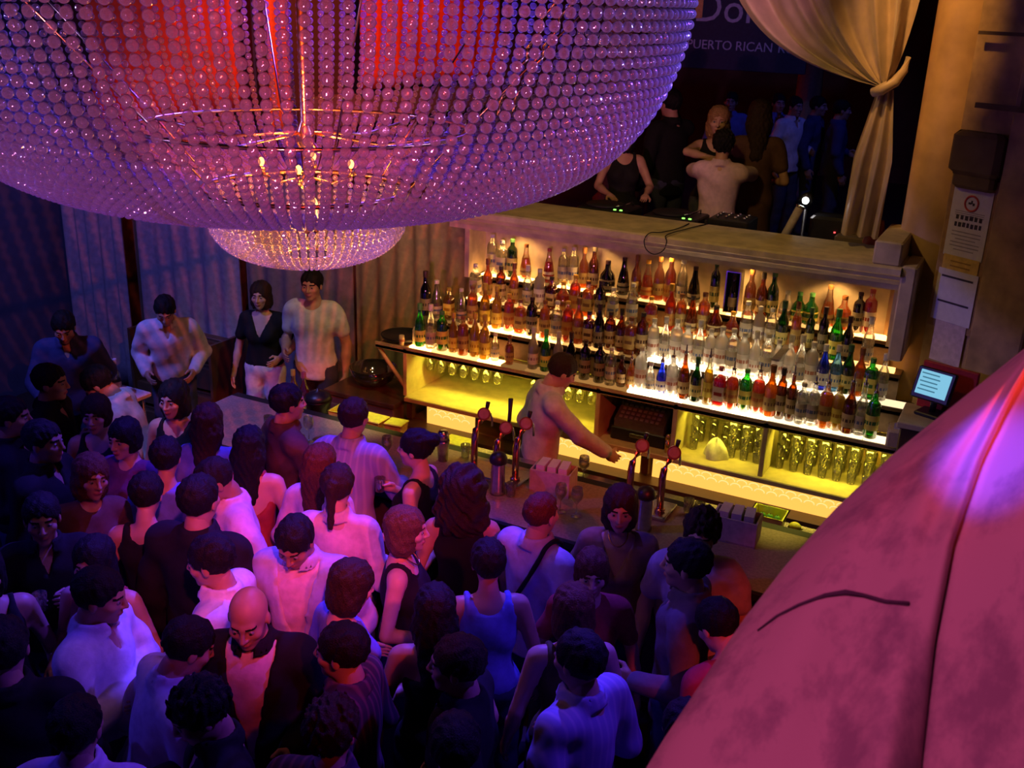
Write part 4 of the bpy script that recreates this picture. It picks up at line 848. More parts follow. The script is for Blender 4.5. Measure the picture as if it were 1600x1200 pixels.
def surfnet(fn, lo, hi, h):
    lo = np.array(lo, f32); n = np.ceil((np.array(hi) - lo) / h).astype(int) + 1
    ax = [lo[i] + np.arange(n[i], dtype=f32) * f32(h) for i in range(3)]
    P = np.stack(np.meshgrid(*ax, indexing='ij'), -1).reshape(-1, 3).astype(f32)
    D = fn(P).reshape(n); D[[0, -1]] = np.maximum(D[[0, -1]], h); D[:, [0, -1]] = np.maximum(D[:, [0, -1]], h); D[:, :, [0, -1]] = np.maximum(D[:, :, [0, -1]], h)
    S = D < 0; m = n - 1
    cnt = sum(S[i:i + m[0], j:j + m[1], k:k + m[2]].astype(np.int8) for i, j, k in CORN)
    act = np.argwhere((cnt > 0) & (cnt < 8)); idx = -np.ones(m, int); idx[act[:, 0], act[:, 1], act[:, 2]] = np.arange(len(act))
    C8 = np.stack([D[act[:, 0] + c[0], act[:, 1] + c[1], act[:, 2] + c[2]] for c in CORN], 1)
    acc = np.zeros((len(act), 3)); w_ = np.zeros(len(act))
    for a in range(8):
        for bb_ in range(a + 1, 8):
            df = CORN[bb_] - CORN[a]
            if abs(df).sum() != 1: continue
            va, vb = C8[:, a], C8[:, bb_]; x = (va < 0) != (vb < 0)
            t = np.where(x, va / np.where(x, va - vb, 1), 0)
            acc += np.where(x[:, None], CORN[a] + t[:, None] * df, 0); w_ += x
    V = lo + (act + acc / np.maximum(w_, 1)[:, None]) * h
    F_ = []
    for a in range(3):
        u, v = (a + 1) % 3, (a + 2) % 3
        sl0 = [slice(None)] * 3; sl1 = [slice(None)] * 3; sl0[a] = slice(0, -1); sl1[a] = slice(1, None)
        s0, s1 = S[tuple(sl0)], S[tuple(sl1)]; e_ = np.argwhere(s0 != s1)
        e_ = e_[(e_[:, u] > 0) & (e_[:, v] > 0) & (e_[:, u] < m[u]) & (e_[:, v] < m[v])]
        fl = s0[e_[:, 0], e_[:, 1], e_[:, 2]]
        def at(du, dv): q = e_.copy(); q[:, u] -= du; q[:, v] -= dv; return idx[q[:, 0], q[:, 1], q[:, 2]]
        q = np.stack([at(1, 1), at(0, 1), at(0, 0), at(1, 0)], 1); q[~fl] = q[~fl][:, ::-1]; F_.append(q)
    F_ = np.concatenate(F_) if F_ else np.zeros((0, 4), int); F_ = F_[(F_ >= 0).all(1)]
    for _ in range(1):                      # one light smoothing pass
        nb_ = np.zeros_like(V); ct = np.zeros(len(V))
        for i in range(4):
            np.add.at(nb_, F_[:, i], V[F_[:, (i + 1) % 4]]); np.add.at(ct, F_[:, i], 1)
        V = V + .45 * (nb_ / np.maximum(ct, 1)[:, None] - V)
    return V, F_
def np_mesh(name, V, F_, mats, mi=None):
    me = bpy.data.meshes.new(name); me.vertices.add(len(V)); me.vertices.foreach_set('co', V.astype(f32).ravel())
    me.loops.add(len(F_) * 4); me.loops.foreach_set('vertex_index', F_.astype(np.int32).ravel())
    me.polygons.add(len(F_)); me.polygons.foreach_set('loop_start', np.arange(len(F_), dtype=np.int32) * 4)
    try: me.polygons.foreach_set('loop_total', np.full(len(F_), 4, np.int32))
    except Exception: pass
    for m in mats: me.materials.append(m)
    if mi is not None: me.polygons.foreach_set('material_index', mi.astype(np.int32))
    me.polygons.foreach_set('use_smooth', np.ones(len(F_), bool)); me.update(calc_edges=True); me.validate(); return me

# ---- head prototypes (origin at head centre, face towards +Y)
def head_sdf(P, fem):
    Q = P.copy(); Q[:, 0] = np.abs(Q[:, 0]); s = .94 if fem else 1.0
    d = ell(Q, (0, -.012, .032), (.074 * s, .095, .087)); d = smin(d, ell(Q, (0, .022, -.04), (.058 * s, .066, .076)), .03)
    d = smin(d, ell(Q, (0, .058, -.096), (.026 if not fem else .020, .022, .018)), .02)
    d = smin(d, ell(Q, (.04, .056, -.022), (.024, .024, .02)), .02); d = smin(d, cap(Q, (0, .084, .024), (.036, .072, .026), .012, .010), .018)
    d = np.maximum(d, -ell(Q, (.031, .098, .002), (.017, .019, .011))) if False else smin(d, ell(Q, (.031, .066, .002), (.014, .014, .010)), .012)
    so = ell(Q, (.031, .101, .002), (.019, .020, .012)); h = np.clip(.5 - .5 * (so + d) / .012, 0, 1); d = d + (-so - d) * h + .012 * h * (1 - h)
    d = smin(d, cap(Q, (0, .088, .012), (0, .107, -.028), .008, .011), .010); d = smin(d, ell(Q, (.012, .094, -.032), (.008, .009, .007)), .008)
    d = smin(d, ell(Q, (0, .084, -.060), (.022, .012, .005)), .006); d = smin(d, ell(Q, (0, .083, -.069), (.018, .011, .005)), .006)
    d = smin(d, ell(Q, (.076 * s, -.008, -.006), (.009, .019, .031)), .008)
    d = smin(d, cap(Q, (0, -.022, -.05), (0, -.03, -.13), .052 if not fem else .044, .052 if not fem else .043), .025)
    return d
HEADS = {}
for fem in (0, 1):
    V, F_ = surfnet(lambda P: head_sdf(P, fem), (-.11, -.14, -.16), (.11, .14, .15), .0062)
    c = V[F_].mean(1); mi = np.zeros(len(F_), int); ax_ = np.abs(c[:, 0])
    mi[(ax_ < .024) & (c[:, 1] > .078) & (c[:, 2] > -.075) & (c[:, 2] < -.055)] = 1
    mi[(ax_ > .012) & (ax_ < .05) & (c[:, 1] > .06) & (c[:, 2] > .018) & (c[:, 2] < .028)] = 2
    HEADS[fem] = (V, F_, mi)
# ---- hair prototypes (head frame)
def hair_sdf(P, st):
    x, y, z = P[:, 0], P[:, 1], P[:, 2]
    wob = .0045 * np.sin(85 * x + 5 * np.sin(32 * y + 11 * z)) * np.sin(48 * y + 26 * z + 3 * np.sin(40 * x)) + .003 * np.sin(150 * x + 70 * y) * np.sin(90 * z)
    base = ell(P, (0, -.016, .036), (.086, .106, .097)); face = ell(P, (0, .115, -.05), (.074, .088, .105))
    line = -(z - (-.012 + .75 * y)) + .009 * np.sin(110 * x + 30 * z) * np.sin(70 * x + 40 * y) - .022 * np.exp(-((np.abs(x) - .072) / .018) ** 2 - ((y - .02) / .025) ** 2)
    if st == 'short': d = np.maximum(base, line)
    elif st == 'crop': d = np.maximum(ell(P, (0, -.014, .034), (.080, .101, .091)), line)
    elif st == 'messy': d = np.maximum(ell(P, (0, -.02, .045), (.094, .112, .105)), line) ; wob = wob * 2.6
    elif st == 'bob':
        d = smin(ell(P, (0, -.018, .036), (.093, .110, .100)), ell(P, (0, -.028, -.06), (.100, .088, .095)), .04); d = np.maximum(np.maximum(d, -face), -(z + .125))
    elif st == 'long':
        d = smin(ell(P, (0, -.018, .036), (.092, .110, .100)), ell(P, (0, -.032, -.06), (.096, .085, .10)), .04); Q = P.copy(); Q[:, 0] *= .72
        d = smin(d, cap(Q, (0, -.07, -.06), (0, -.105, -.30), .065, .045), .05); d = np.maximum(d, -face)
    elif st == 'curly':
        d = smin(ell(P, (0, -.03, .03), (.125, .135, .125)), ell(P, (0, -.05, -.12), (.15, .12, .15)), .06); d = np.maximum(d, -ell(P, (0, .125, -.05), (.075, .095, .12)))
        wob = .008 * np.sin(62 * x + 23 * z + 2 * np.sin(31 * y)) * np.sin(57 * y - 34 * z + 1.3) + .007 * np.sin(105 * x - 58 * y + 41 * z) * np.sin(83 * z + 37 * x) + .006 * np.sin(47 * z - 71 * x + 29 * y)
    elif st == 'bun':
        d = smin(np.maximum(base, -(z - (-.03 + .62 * y))), ell(P, (0, -.115, .075), (.045, .042, .042)), .012)
    elif st == 'pony':
        d = smin(np.maximum(base, -(z - (-.03 + .62 * y))), cap(P, (0, -.11, .05), (0, -.15, -.16), .032, .016), .02)
    elif st == 'fringe': d = np.maximum(smin(base, ell(P, (0, -.03, -.03), (.09, .085, .09)), .03), -ell(P, (0, .12, -.07), (.07, .085, .10))); d = np.maximum(d, -(z + .085))
    return d + wob
HAIRS = {}
def hair(st):
    if st not in HAIRS:
        lo, hi = (-.14, -.16, -.13), (.14, .14, .16)
        if st in ('long', 'pony'): lo = (-.15, -.21, -.38)
        if st == 'curly': lo, hi = (-.19, -.21, -.31), (.19, .15, .19)
        if st == 'bob': lo = (-.14, -.16, -.16)
        HAIRS[st] = surfnet(lambda P: hair_sdf(P, st), lo, hi, .0075)
    return HAIRS[st]
# ---- hand prototypes: wrist at origin, fingers along -Z, palm towards +X, thumb towards +Y
def hand_proto(curl, spread=.0):
    fing = [(.030, .066, .0085), (.010, .076, .009), (-.011, .071, .0085), (-.030, .055, .0075)]; segs = []
    for yo, ln, r in fing:
        p = np.array((.004, yo * .95, -.088)); a = curl * .45
        for k, q in enumerate((.46, .30, .24)):
            d = np.array((math.sin(a), yo * spread * 6, -math.cos(a))); n_ = p + d / np.linalg.norm(d) * ln * q; segs.append((p, n_, r * (1 - .1 * k), r * (.92 - .1 * k))); p = n_; a += curl * (.75 if k == 0 else .55)
    th = [np.array((.004, .030, -.028)), np.array((.018 + .012 * curl, .058 - .008 * curl, -.058)), np.array((.026 + .02 * curl, .060 - .02 * curl, -.092))]
    def fn(P):
        d = ell(P, (0, 0, -.05), (.017, .042, .054)); d = smin(d, cap(P, (0, 0, .03), (0, 0, -.02), .026, .024), .02)
        g = None
        for a, b, ra, rb_ in segs:
            q = cap(P, a, b, ra, rb_); g = q if g is None else np.minimum(g, q)
        d = smin(d, g, .006); d = smin(d, cap(P, th[0], th[1], .015, .011), .012); return smin(d, cap(P, th[1], th[2], .0105, .009), .005)
    return surfnet(fn, (-.05, -.07, -.19), (.12, .10, .045), .0048)
HANDS = {'relax': hand_proto(.55, .02), 'grip': hand_proto(1.25, .0), 'flat': hand_proto(.12, .06)}
SHOE = surfnet(lambda P: np.maximum(smin(smin(cap(P, (0, -.05, .045), (0, .12, .035), .045, .038), ell(P, (0, -.03, .075), (.045, .06, .06)), .03), cap(P, (0, .05, .03), (.005, .16, .028), .043, .036), .02), -P[:, 2] + .0), (-.07, -.12, -.01), (.07, .22, .15), .013)
EYE = MB().sphere((0, 0, 0), .0118, 10, 8).sphere((0, .0068, 0), .0066, 8, 6, mi=1).mesh('eye', [mat('eye_white', (.32, .29, .28), .3), mat('dark_iris', (.02, .015, .012), .2)], True)

def rot(ax, deg):
    return np.array(Matrix.Rotation(math.radians(deg), 3, ax))
ARMS = {  # elbow, wrist (right arm, torso frame), hand pose
 'down': ((.262, -.03, 1.135), (.275, .06, .895), 'relax'), 'bent': ((.265, -.05, 1.14), (.19, .19, 1.10), 'relax'), 'hold': ((.262, .0, 1.15), (.12, .215, 1.27), 'grip'),
 'cross': ((.265, .07, 1.17), (-.03, .185, 1.20), 'relax'), 'back': ((.275, -.10, 1.15), (.06, -.185, 1.03), 'relax'), 'bar': ((.27, .12, 1.18), (.17, .36, 1.14), 'flat'), 'reach': ((.24, .19, 1.25), (.20, .42, 1.12), 'relax'),
 'up': ((.27, .17, 1.36), (.16, .20, 1.58), 'grip'), 'hip': ((.345, -.07, 1.17), (.20, .04, 1.00), 'grip'), 'drop': ((.262, .06, 1.14), (.25, .14, .88), 'relax'), 'embrace': ((.25, .19, 1.38), (.03, .34, 1.36), 'flat'),
}
SKIN = {k: mat('skin_' + k, c, .5, var=.08, scale=15) for k, c in {'a': (.62, .38, .28), 'b': (.52, .30, .20), 'c': (.36, .20, .13)}.items()}
LIP = mat('lips', (.45, .14, .13), .45)
HAIRC = {k: mat('hair_' + k, c, .65, spec=.25, bump=.6, scale=160, var=.4) for k, c in {'black': (.008, .007, .007), 'brown': (.032, .017, .010), 'lbrown': (.13, .065, .035), 'blond': (.38, .22, .10), 'red': (.11, .035, .016), 'grey': (.25, .22, .2)}.items()}
CLO = {k: mat('cloth_' + k, c, .85, bump=.25, scale=26, var=.12, spec=.25) for k, c in {'white': (.80, .79, .80), 'pale': (.62, .60, .66), 'lav': (.52, .46, .62), 'pink': (.72, .52, .58), 'blue': (.16, .20, .55), 'navy': (.05, .06, .16), 'black': (.012, .012, .013), 'grey': (.17, .15, .16), 'brown': (.12, .06, .045), 'olive': (.10, .09, .04), 'red': (.35, .05, .06), 'tan': (.38, .25, .17), 'denim': (.06, .07, .12), 'plum': (.16, .06, .16), 'violet': (.30, .22, .55)}.items()}
def plaid(name, c1, c2, s=26):
    m = mat(name, c1, .85); N = m.node_tree.nodes; L = m.node_tree.links; w1 = N.new('ShaderNodeTexWave'); w1.inputs['Scale'].default_value = s * .3; tc_ = N.new('ShaderNodeTexCoord'); L.new(tc_.outputs['Object'], w1.inputs['Vector'])
    cr_ = N.new('ShaderNodeValToRGB'); cr_.color_ramp.elements[0].color = (*c1, 1); cr_.color_ramp.elements[1].color = (*c2, 1); cr_.color_ramp.elements[0].position = .55; L.new(w1.outputs['Fac'], cr_.inputs[0]); L.new(cr_.outputs[0], N['Principled BSDF'].inputs['Base Color']); return m
CLO['stripe'] = plaid('cloth_stripe', (.30, .28, .5), (.42, .36, .55)); CLO['plaid'] = plaid('cloth_plaid', (.05, .03, .05), (.16, .07, .09))

def make_person(loc, yaw, label, fem=0, h=1.75, hairst='short', hc='black', skin='b', top='shirt', tc_='white', bot='denim', arms=('down', 'down'), lean=0.0, side=0.0, hyaw=0.0, hpitch=0.0, inner='white', skirt=False, seed=0, group=None):
    rnd = random.Random(seed); ph = [rnd.uniform(0, 6) for _ in range(4)]
    s = h / 1.75; RT = rot('X', -lean) @ rot('Y', side); piv = np.array((0, 0, .95)); sw = .86 if fem else 1.0
    root = thing('person', label, 'person', loc, math.radians(yaw) - math.pi / 2, group); root.scale = (s, s, s)
    J = {}
    for sg, nm, ar in ((1, 'R', arms[0]), (-1, 'L', arms[1])):
        e_, w_, hp = ARMS[ar]; J[nm] = (np.array((sg * .185 * sw, -.005, 1.405)), np.array((sg * e_[0] * (.93 if fem else 1), e_[1], e_[2])), np.array((sg * w_[0], w_[1], w_[2])), hp)
    to_t = lambda P: ((P - piv) @ RT + piv).astype(f32)               # local -> torso frame
    to_l = lambda P: (np.asarray(P) - piv) @ RT.T + piv               # torso frame -> local
    legs = {}
    for sg in (1, -1):
        st = rnd.uniform(-.05, .05); legs[sg] = (np.array((sg * .085, 0, .93)), np.array((sg * .10, .02 + st * .5, .50)), np.array((sg * .115, -.03 + st, .09)))
    def torso(T, inf, deltoid=True):
        r = np.array
        if fem:
            L_ = [ell(T, (0, 0, .97), (.165 + inf, .118 + inf, .13 + inf)), ell(T, (0, 0, 1.13), (.118 + inf, .090 + inf, .17 + inf)), ell(T, (0, 0, 1.30), (.142 + inf, .100 + inf, .15 + inf)), cap(T, (-.125, -.01, 1.415), (.125, -.01, 1.415), .050 + inf, .050 + inf)]
            A = T.copy(); A[:, 0] = np.abs(A[:, 0]); L_.append(ell(A, (.064, .078, 1.27), (.060 + inf, .058 + inf, .058 + inf)))
        else:
            L_ = [ell(T, (0, 0, .97), (.162 + inf, .115 + inf, .13 + inf)), ell(T, (0, 0, 1.13), (.145 + inf, .108 + inf, .18 + inf)), ell(T, (0, .005, 1.30), (.175 + inf, .118 + inf, .165 + inf)), cap(T, (-.145, -.012, 1.42), (.145, -.012, 1.42), .060 + inf, .060 + inf)]
        return union(L_, .05)
    def fn_body(P):
        T = to_t(P); d = torso(T, 0)
        d = smin(d, cap(T, (0, -.02, 1.43), (0, -.012, 1.53), .066 * sw, .050 * sw), .04); d = smin(d, cap(T, (0, -.012, 1.50), (0, .0, 1.56), .050 * sw, .047 * sw), .02)
        for nm in 'RL':
            a, b, c, _ = J[nm]; d = smin(d, union([cap(T, a, b, .056 * sw, .042 * sw), cap(T, b, b + (c - b) * .35, .042 * sw, .043 * sw), cap(T, b + (c - b) * .35, c, .043 * sw, .027 * sw)], .015), .03)
        for sg in (1, -1):
            a, b, c = legs[sg]; d = smin(d, union([cap(P, a, b, .088, .058), cap(P, b, b + (c - b) * .35 + np.array((0, -.015, 0)), .058, .056), cap(P, b + (c - b) * .35 + np.array((0, -.015, 0)), c, .056, .042), cap(P, c - (0, 0, .04), c + (0, .13, -.06), .04, .028)], .02), .03)
        return d
    pts = np.concatenate([to_l(np.array([q for nm in 'RL' for q in J[nm][:3]] + [(0, .14, 1.3), (0, -.13, 1.2), (0, 0, 1.57), (.17, .13, .95), (-.17, -.13, .95)])), np.array([(.18, .16, .0), (-.18, -.14, .0)])])
    lo, hi = pts.min(0) - .085, pts.max(0) + .085; lo[2] = 0.0
    V, F_ = surfnet(fn_body, lo, hi, .0185); V[:, 2] = np.maximum(V[:, 2], .012)
    # head, joined into the one body mesh
    RH = rot('Z', -hyaw) @ rot('X', -hpitch); hc0 = np.array((0, .028, 1.625)); pv = np.array((0, 0, 1.535))
    head_l = lambda Q: to_l((np.asarray(Q) + hc0 - pv) @ RH.T + pv)
    HV, HF, HM = HEADS[fem]; VV = [V, head_l(HV)]; FF = [F_, HF + len(V)]; MM = [np.zeros(len(F_), int), HM]; off = len(V) + len(HV)
    for nm, sg in (('R', 1), ('L', -1)):
        a, b, c, hp = J[nm]; zz = unit(b - c); hint = np.array((-sg * 1.0, 0, 0)) if abs(zz[0]) < .75 else np.array((0, -1.0, .2))
        if hp == 'flat': hint = np.array((0, 0, -1.0))
        xx = unit(hint - zz * np.dot(hint, zz)); yy = np.cross(zz, xx)
        hv, hf = HANDS[hp]; hv = hv * (.92 if fem else 1.0); q = hv.copy()
        if np.dot(yy, (0, 1, .6)) < 0: q[:, 1] *= -1; hf = hf[:, ::-1]
        w_ = q @ np.stack([xx, yy, zz]) + c
        VV.append(to_l(w_)); FF.append(hf + off); MM.append(np.zeros(len(hf), int)); off += len(hv)
    body = link('body', np_mesh('body', np.concatenate(VV), np.concatenate(FF), [SKIN[skin], LIP, HAIRC[hc]], np.concatenate(MM)), root)
    for sg in (1, -1):
        p = head_l(np.array([(sg * .031, .0755, .002)]))[0]; e_ = link('eye', EYE, body, p); R3 = Matrix((RT @ RH).tolist()); e_.rotation_euler = R3.to_euler(); e2 = None
    if hairst:
        hv, hf = hair(hairst); link('hair', np_mesh('hair', head_l(hv), hf, [HAIRC[hc]]), root)
    # trousers / skirt
    def fn_bot(P):
        T = to_t(P); d = ell(T, (0, 0, .96), (.178, .133, .14))
        if skirt:
            q = P.copy(); q[:, 1] *= 1.25; d = smin(d, cap(q, (0, 0, .92), (0, 0, .52), .165, .20), .04); return np.maximum(np.maximum(d, -(P[:, 2] - .50)), T[:, 2] - 1.05)
        for sg in (1, -1):
            a, b, c = legs[sg]; d = smin(d, union([cap(P, a, b, .104, .080), cap(P, b, c - (0, 0, .02), .080, .070)], .02), .025)
        d = d + .004 * np.sin(40 * P[:, 2] + 9 * P[:, 0] + ph[0]) * np.sin(13 * P[:, 1] + ph[1]); return np.maximum(np.maximum(d, -(P[:, 2] - .035)), T[:, 2] - 1.04)
    b_lo = np.array((-.27, -.24, .0)); b_hi = np.array((.27, .26, 1.12))
    V, F_ = surfnet(fn_bot, b_lo, b_hi, .021); link('skirt' if skirt else 'trousers', np_mesh('trousers', V, F_, [CLO[bot]]), root)
    # tops
    def fn_top(P, kind, inf):
        T = to_t(P); x, y, z = T[:, 0], T[:, 1], T[:, 2]; d = torso(T, inf)
        if kind in ('shirt', 'tshirt', 'jacket', 'vneck'): Q = T.copy(); Q[:, 1] *= 1.34; d = smin(d, cap(Q, (0, 0, 1.10), (0, 0, .80), .140 + inf, .168 + inf), .03)
        if kind in ('shirt', 'jacket'):
            for nm in 'RL':
                a, b, c, _ = J[nm]; e_ = c - (c - b) * .07; d = smin(d, union([cap(T, a, b, .058 * sw + inf, .050 * sw + inf), cap(T, b, e_, .050 * sw + inf, .036 + inf)], .02), .03)
        elif kind in ('tshirt', 'vneck'):
            for nm in 'RL':
                a, b, c, _ = J[nm]; d = smin(d, cap(T, a, a + (b - a) * .58, .054 * sw + inf, .054 * sw + inf), .03)
        d = d + .0045 * np.sin(36 * z + 14 * x + ph[0]) * np.sin(17 * y + 6 * x + ph[1]) + .004 * np.sin(23 * (x + z) + ph[2])
        cuts = [-(z - {'shirt': .84, 'tshirt': .84, 'jacket': .80, 'vneck': .99, 'tank': .95, 'dress': .93, 'halter': 1.0, 'tube': .95, 'inner': .9}[kind])]
        neck = ell(T, (0, .02, 1.535), (.070 * sw, .085, .065))
        if kind in ('tshirt',): neck = np.minimum(neck, ell(T, (0, .06, 1.50), (.085 * sw, .08, .07)))
        A = T.copy(); A[:, 0] = np.abs(A[:, 0])
        if kind == 'vneck': neck = np.minimum(neck, np.maximum(np.abs(x) * .93 - (z - 1.26) * .42, -y))
        if kind == 'shirt': neck = np.minimum(neck, np.maximum(np.abs(x) * .95 - (z - 1.36) * .30, -y))
        if kind == 'jacket': neck = np.minimum(neck, np.maximum(np.abs(x) - .012 - np.maximum(0, z - 1.04) * .20, -y))
        if kind in ('tank', 'dress'): cuts.append(-ell(A, (.20, 0, 1.45), (.085, .2, .13))); neck = np.minimum(neck, ell(T, (0, .03, 1.48), (.085, .17, .11)))
        if kind == 'halter': cuts.append(-ell(A, (.21, -.02, 1.42), (.12, .2, .16))); neck = np.minimum(neck, ell(T, (0, -.1, 1.36), (.14, .12, .15)))
        if kind == 'tube': cuts.append(z - 1.33)
        for c_ in cuts: d = np.maximum(d, c_)
        d = np.maximum(d, -neck)
        if kind in ('shirt', 'jacket'):           # collar
            r_ = np.sqrt((x / sw) ** 2 + ((y + .0) * .85) ** 2); rr = .066 + .35 * np.maximum(0, 1.515 - z); col_ = np.maximum(np.abs(r_ - rr) - .011, np.maximum(z - 1.525, 1.46 - z)); col_ = np.maximum(col_, -np.maximum(np.abs(x) - .022, -y)); d = np.minimum(d, col_)
        return d
    lo2 = lo.copy(); lo2[2] = min(.76, pts[:6, 2].min() - .05); hi2 = hi.copy()
    if top == 'jacket':
        V, F_ = surfnet(lambda P: fn_top(P, 'inner', .012), lo2, hi2, .0185); link('shirt', np_mesh('shirt', V, F_, [CLO[inner]]), root)
        V, F_ = surfnet(lambda P: fn_top(P, 'jacket', .026), lo2 - .02, hi2 + .02, .0165)
    else: V, F_ = surfnet(lambda P: fn_top(P, top, .014), lo2, hi2, .0165)
    link({'tshirt': 't_shirt', 'vneck': 'top', 'tank': 'top', 'halter': 'top', 'tube': 'top', 'dress': 'top'}.get(top, top), np_mesh('top', V, F_, [CLO[tc_]]), root)
    for sg in (1, -1):
        hv, hf = SHOE; c = legs[sg][2]; q = hv.copy(); q[:, 0] *= sg; link('shoe', np_mesh('shoe', q + (c[0], c[1] + .0, .0), hf if sg > 0 else hf[:, ::-1], [CLO['black']]), root)
    return root, head_l, J, to_l
AWAY, CAMW, RIGHT, LEFT = 117, -63, 27, 207
PEOPLE = []
def P_(hx, hy, yaw, label, h=1.75, **kw):
    """stand a person so that the centre of the head is seen at (hx, hy)"""
    PEOPLE.append((hx, hy, yaw, label, h, kw))
# ---- standing by the curtains and around the far left
P_(407, 462, -68, 'person in black V-neck top and white trousers standing in front of the curtains', 1.68, fem=1, hairst='bob', hc='brown', skin='a', top='vneck', tc_='black', bot='white', arms=('down', 'bent'))
P_(487, 446, -72, 'person in white T-shirt and dark jeans standing under the chandelier by the curtains', 1.82, hairst='short', skin='b', top='tshirt', tc_='white', bot='denim', arms=('bent', 'down'))
P_(258, 482, -50, 'person in pale open-collar shirt leaning forward before the grey-blue curtain', 1.72, skin='b', top='shirt', tc_='pale', arms=('bent', 'bent'), lean=16, hpitch=14)
P_(272, 553, 215, 'person in bluish white shirt bending over with one arm lowered, below the pale open-collar shirt', 1.72, skin='b', top='shirt', tc_='pale', arms=('drop', 'down'), lean=20, hpitch=16)
P_(100, 508, -48, 'person in dark blue shirt leaning over the white service table', 1.72, skin='b', top='shirt', tc_='navy', arms=('bar', 'bent'), lean=12, hpitch=14)
P_(80, 598, 30, 'person in black facing right in front of the white service table', 1.74, skin='b', top='shirt', tc_='black', arms=('hold', 'down'))
P_(190, 648, -60, 'person in dark top facing the camera below the white service table', 1.68, fem=1, hairst='fringe', hc='brown', skin='a', top='tank', tc_='black', arms=('down', 'bent'))
P_(243, 632, -75, 'person in black vest beneath the pair in pale shirts, facing the camera', 1.70, fem=1, hairst='bob', skin='a', top='tank', tc_='black', arms=('down', 'down'))
P_(196, 702, -80, 'person in dark plum top in the left of the crowd, below the dark top', 1.68, fem=1, hairst='fringe', hc='black', skin='a', top='tshirt', tc_='plum', arms=('down', 'down'))
P_(248, 700, 120, 'person in blue top seen from behind at the left of the crowd', 1.70, fem=1, hairst='short', hc='black', skin='b', top='tshirt', tc_='blue', arms=('down', 'down'))
P_(322, 664, 110, 'person with long hair over a blue top at the left end of the bar', 1.68, fem=1, hairst='long', hc='brown', skin='a', top='tshirt', tc_='blue', arms=('down', 'bent'))
P_(370, 712, 115, 'person with bare reddish back and black halter near the left end of the bar', 1.68, fem=1, hairst='long', hc='black', skin='a', top='halter', tc_='red', arms=('down', 'down'))
P_(455, 638, 60, 'person in dark shirt standing at the bar, nearest its left end', 1.76, hairst='short', hc='black', skin='b', top='shirt', tc_='brown', arms=('bar', 'bent'))
P_(518, 650, 95, 'person in light striped shirt leaning on the bar left of the yellow tubs', 1.74, hairst='short', hc='brown', skin='b', top='shirt', tc_='stripe', arms=('bar', 'bar'), lean=6)
P_(475, 735, 95, 'person in pink top with light hair, in front of the light striped shirt', 1.66, fem=1, hairst='long', hc='red', skin='a', top='shirt', tc_='pink', arms=('down', 'bent'))
P_(307, 750, 235, 'person in pink-lilac shirt looking down to the left beside the bare back', 1.78, hairst='crop', hc='black', skin='c', top='shirt', tc_='pink', arms=('bent', 'hip'), hpitch=22, lean=5)
P_(268, 783, 120, 'person in black seen from behind with bare neck, left of the pink-lilac shirt', 1.70, fem=1, hairst='short', hc='black', skin='a', top='tank', tc_='black', arms=('down', 'down'), hpitch=10)
P_(326, 860, 200, 'person in bright bluish white shirt turned left, in front of the pink-lilac shirt', 1.76, hairst='short', hc='black', skin='b', top='shirt', tc_='white', arms=('down', 'bent'), hpitch=8)
P_(210, 800, 100, 'person in black jacket with broad back in the left of the crowd', 1.84, hairst='short', hc='black', skin='b', top='jacket', tc_='black', arms=('down', 'down'))
P_(165, 740, -20, 'person in dark brown top tilting their head, left of the black jacket with broad back', 1.70, fem=1, hairst='bob', hc='red', skin='b', top='tshirt', tc_='brown', arms=('down', 'bent'), side=-6)
P_(100, 690, 20, 'person in black shirt in the dark left of the crowd, third row', 1.76, skin='c', top='shirt', tc_='black', arms=('down', 'down'))
P_(30, 660, 40, 'person in black at the left picture edge below the service table', 1.76, skin='b', top='shirt', tc_='black', arms=('hold', 'down'))
P_(-15, 700, 60, 'person with blue sleeve cut by the left picture edge', 1.78, skin='b', top='shirt', tc_='blue', arms=('down', 'down'))
P_(80, 800, -40, 'person in black holding a drink at chest height in the far left dark', 1.72, skin='b', top='shirt', tc_='black', arms=('hold', 'hold'))
P_(488, 838, -75, 'person in pale open shirt over pink, head bowed, in the middle of the crowd', 1.76, hairst='short', hc='black', skin='c', top='jacket', tc_='lav', inner='pink', arms=('down', 'bent'), hpitch=24, lean=4)
P_(563, 758, 110, 'person in pink shirt with tied hair seen from behind', 1.74, hairst='pony', fem=1, hc='brown', skin='a', top='shirt', tc_='pink', arms=('bent', 'bent'))
P_(650, 700, 190, 'person in sleeveless black dress with hair pinned up, drinking at the bar', 1.68, fem=1, hairst='bun', hc='black', skin='a', top='dress', tc_='black', bot='black', skirt=True, arms=('hold', 'bent'))
P_(640, 800, 25, 'person with short bob in a dark strappy top, facing right', 1.66, fem=1, hairst='bob', hc='lbrown', skin='a', top='tank', tc_='black', arms=('bent', 'bent'))
P_(737, 795, 115, 'person with a big curly mane seen from behind at the bar', 1.70, fem=1, hairst='curly', hc='brown', skin='b', top='dress', tc_='black', bot='black', skirt=True, arms=('down', 'bent'))
P_(763, 880, 125, 'person in blue top seen from behind, below the big curly mane', 1.68, fem=1, hairst='short', hc='black', skin='b', top='tank', tc_='blue', arms=('down', 'down'))
P_(850, 815, 75, 'person in lavender shirt with a black bag strap at the bar', 1.70, hairst='crop', hc='red', skin='a', top='shirt', tc_='lav', arms=('bent', 'bar'))
P_(892, 872, -65, 'person in rust top facing the camera right of the black bag strap', 1.62, fem=1, hairst='fringe', hc='red', skin='a', top='tshirt', tc_='red', arms=('bent', 'down'))
P_(963, 818, -70, 'person in tan V-neck with necklace facing the camera at the bar', 1.68, fem=1, hairst='bob', hc='brown', skin='a', top='vneck', tc_='tan', arms=('bent', 'down'))
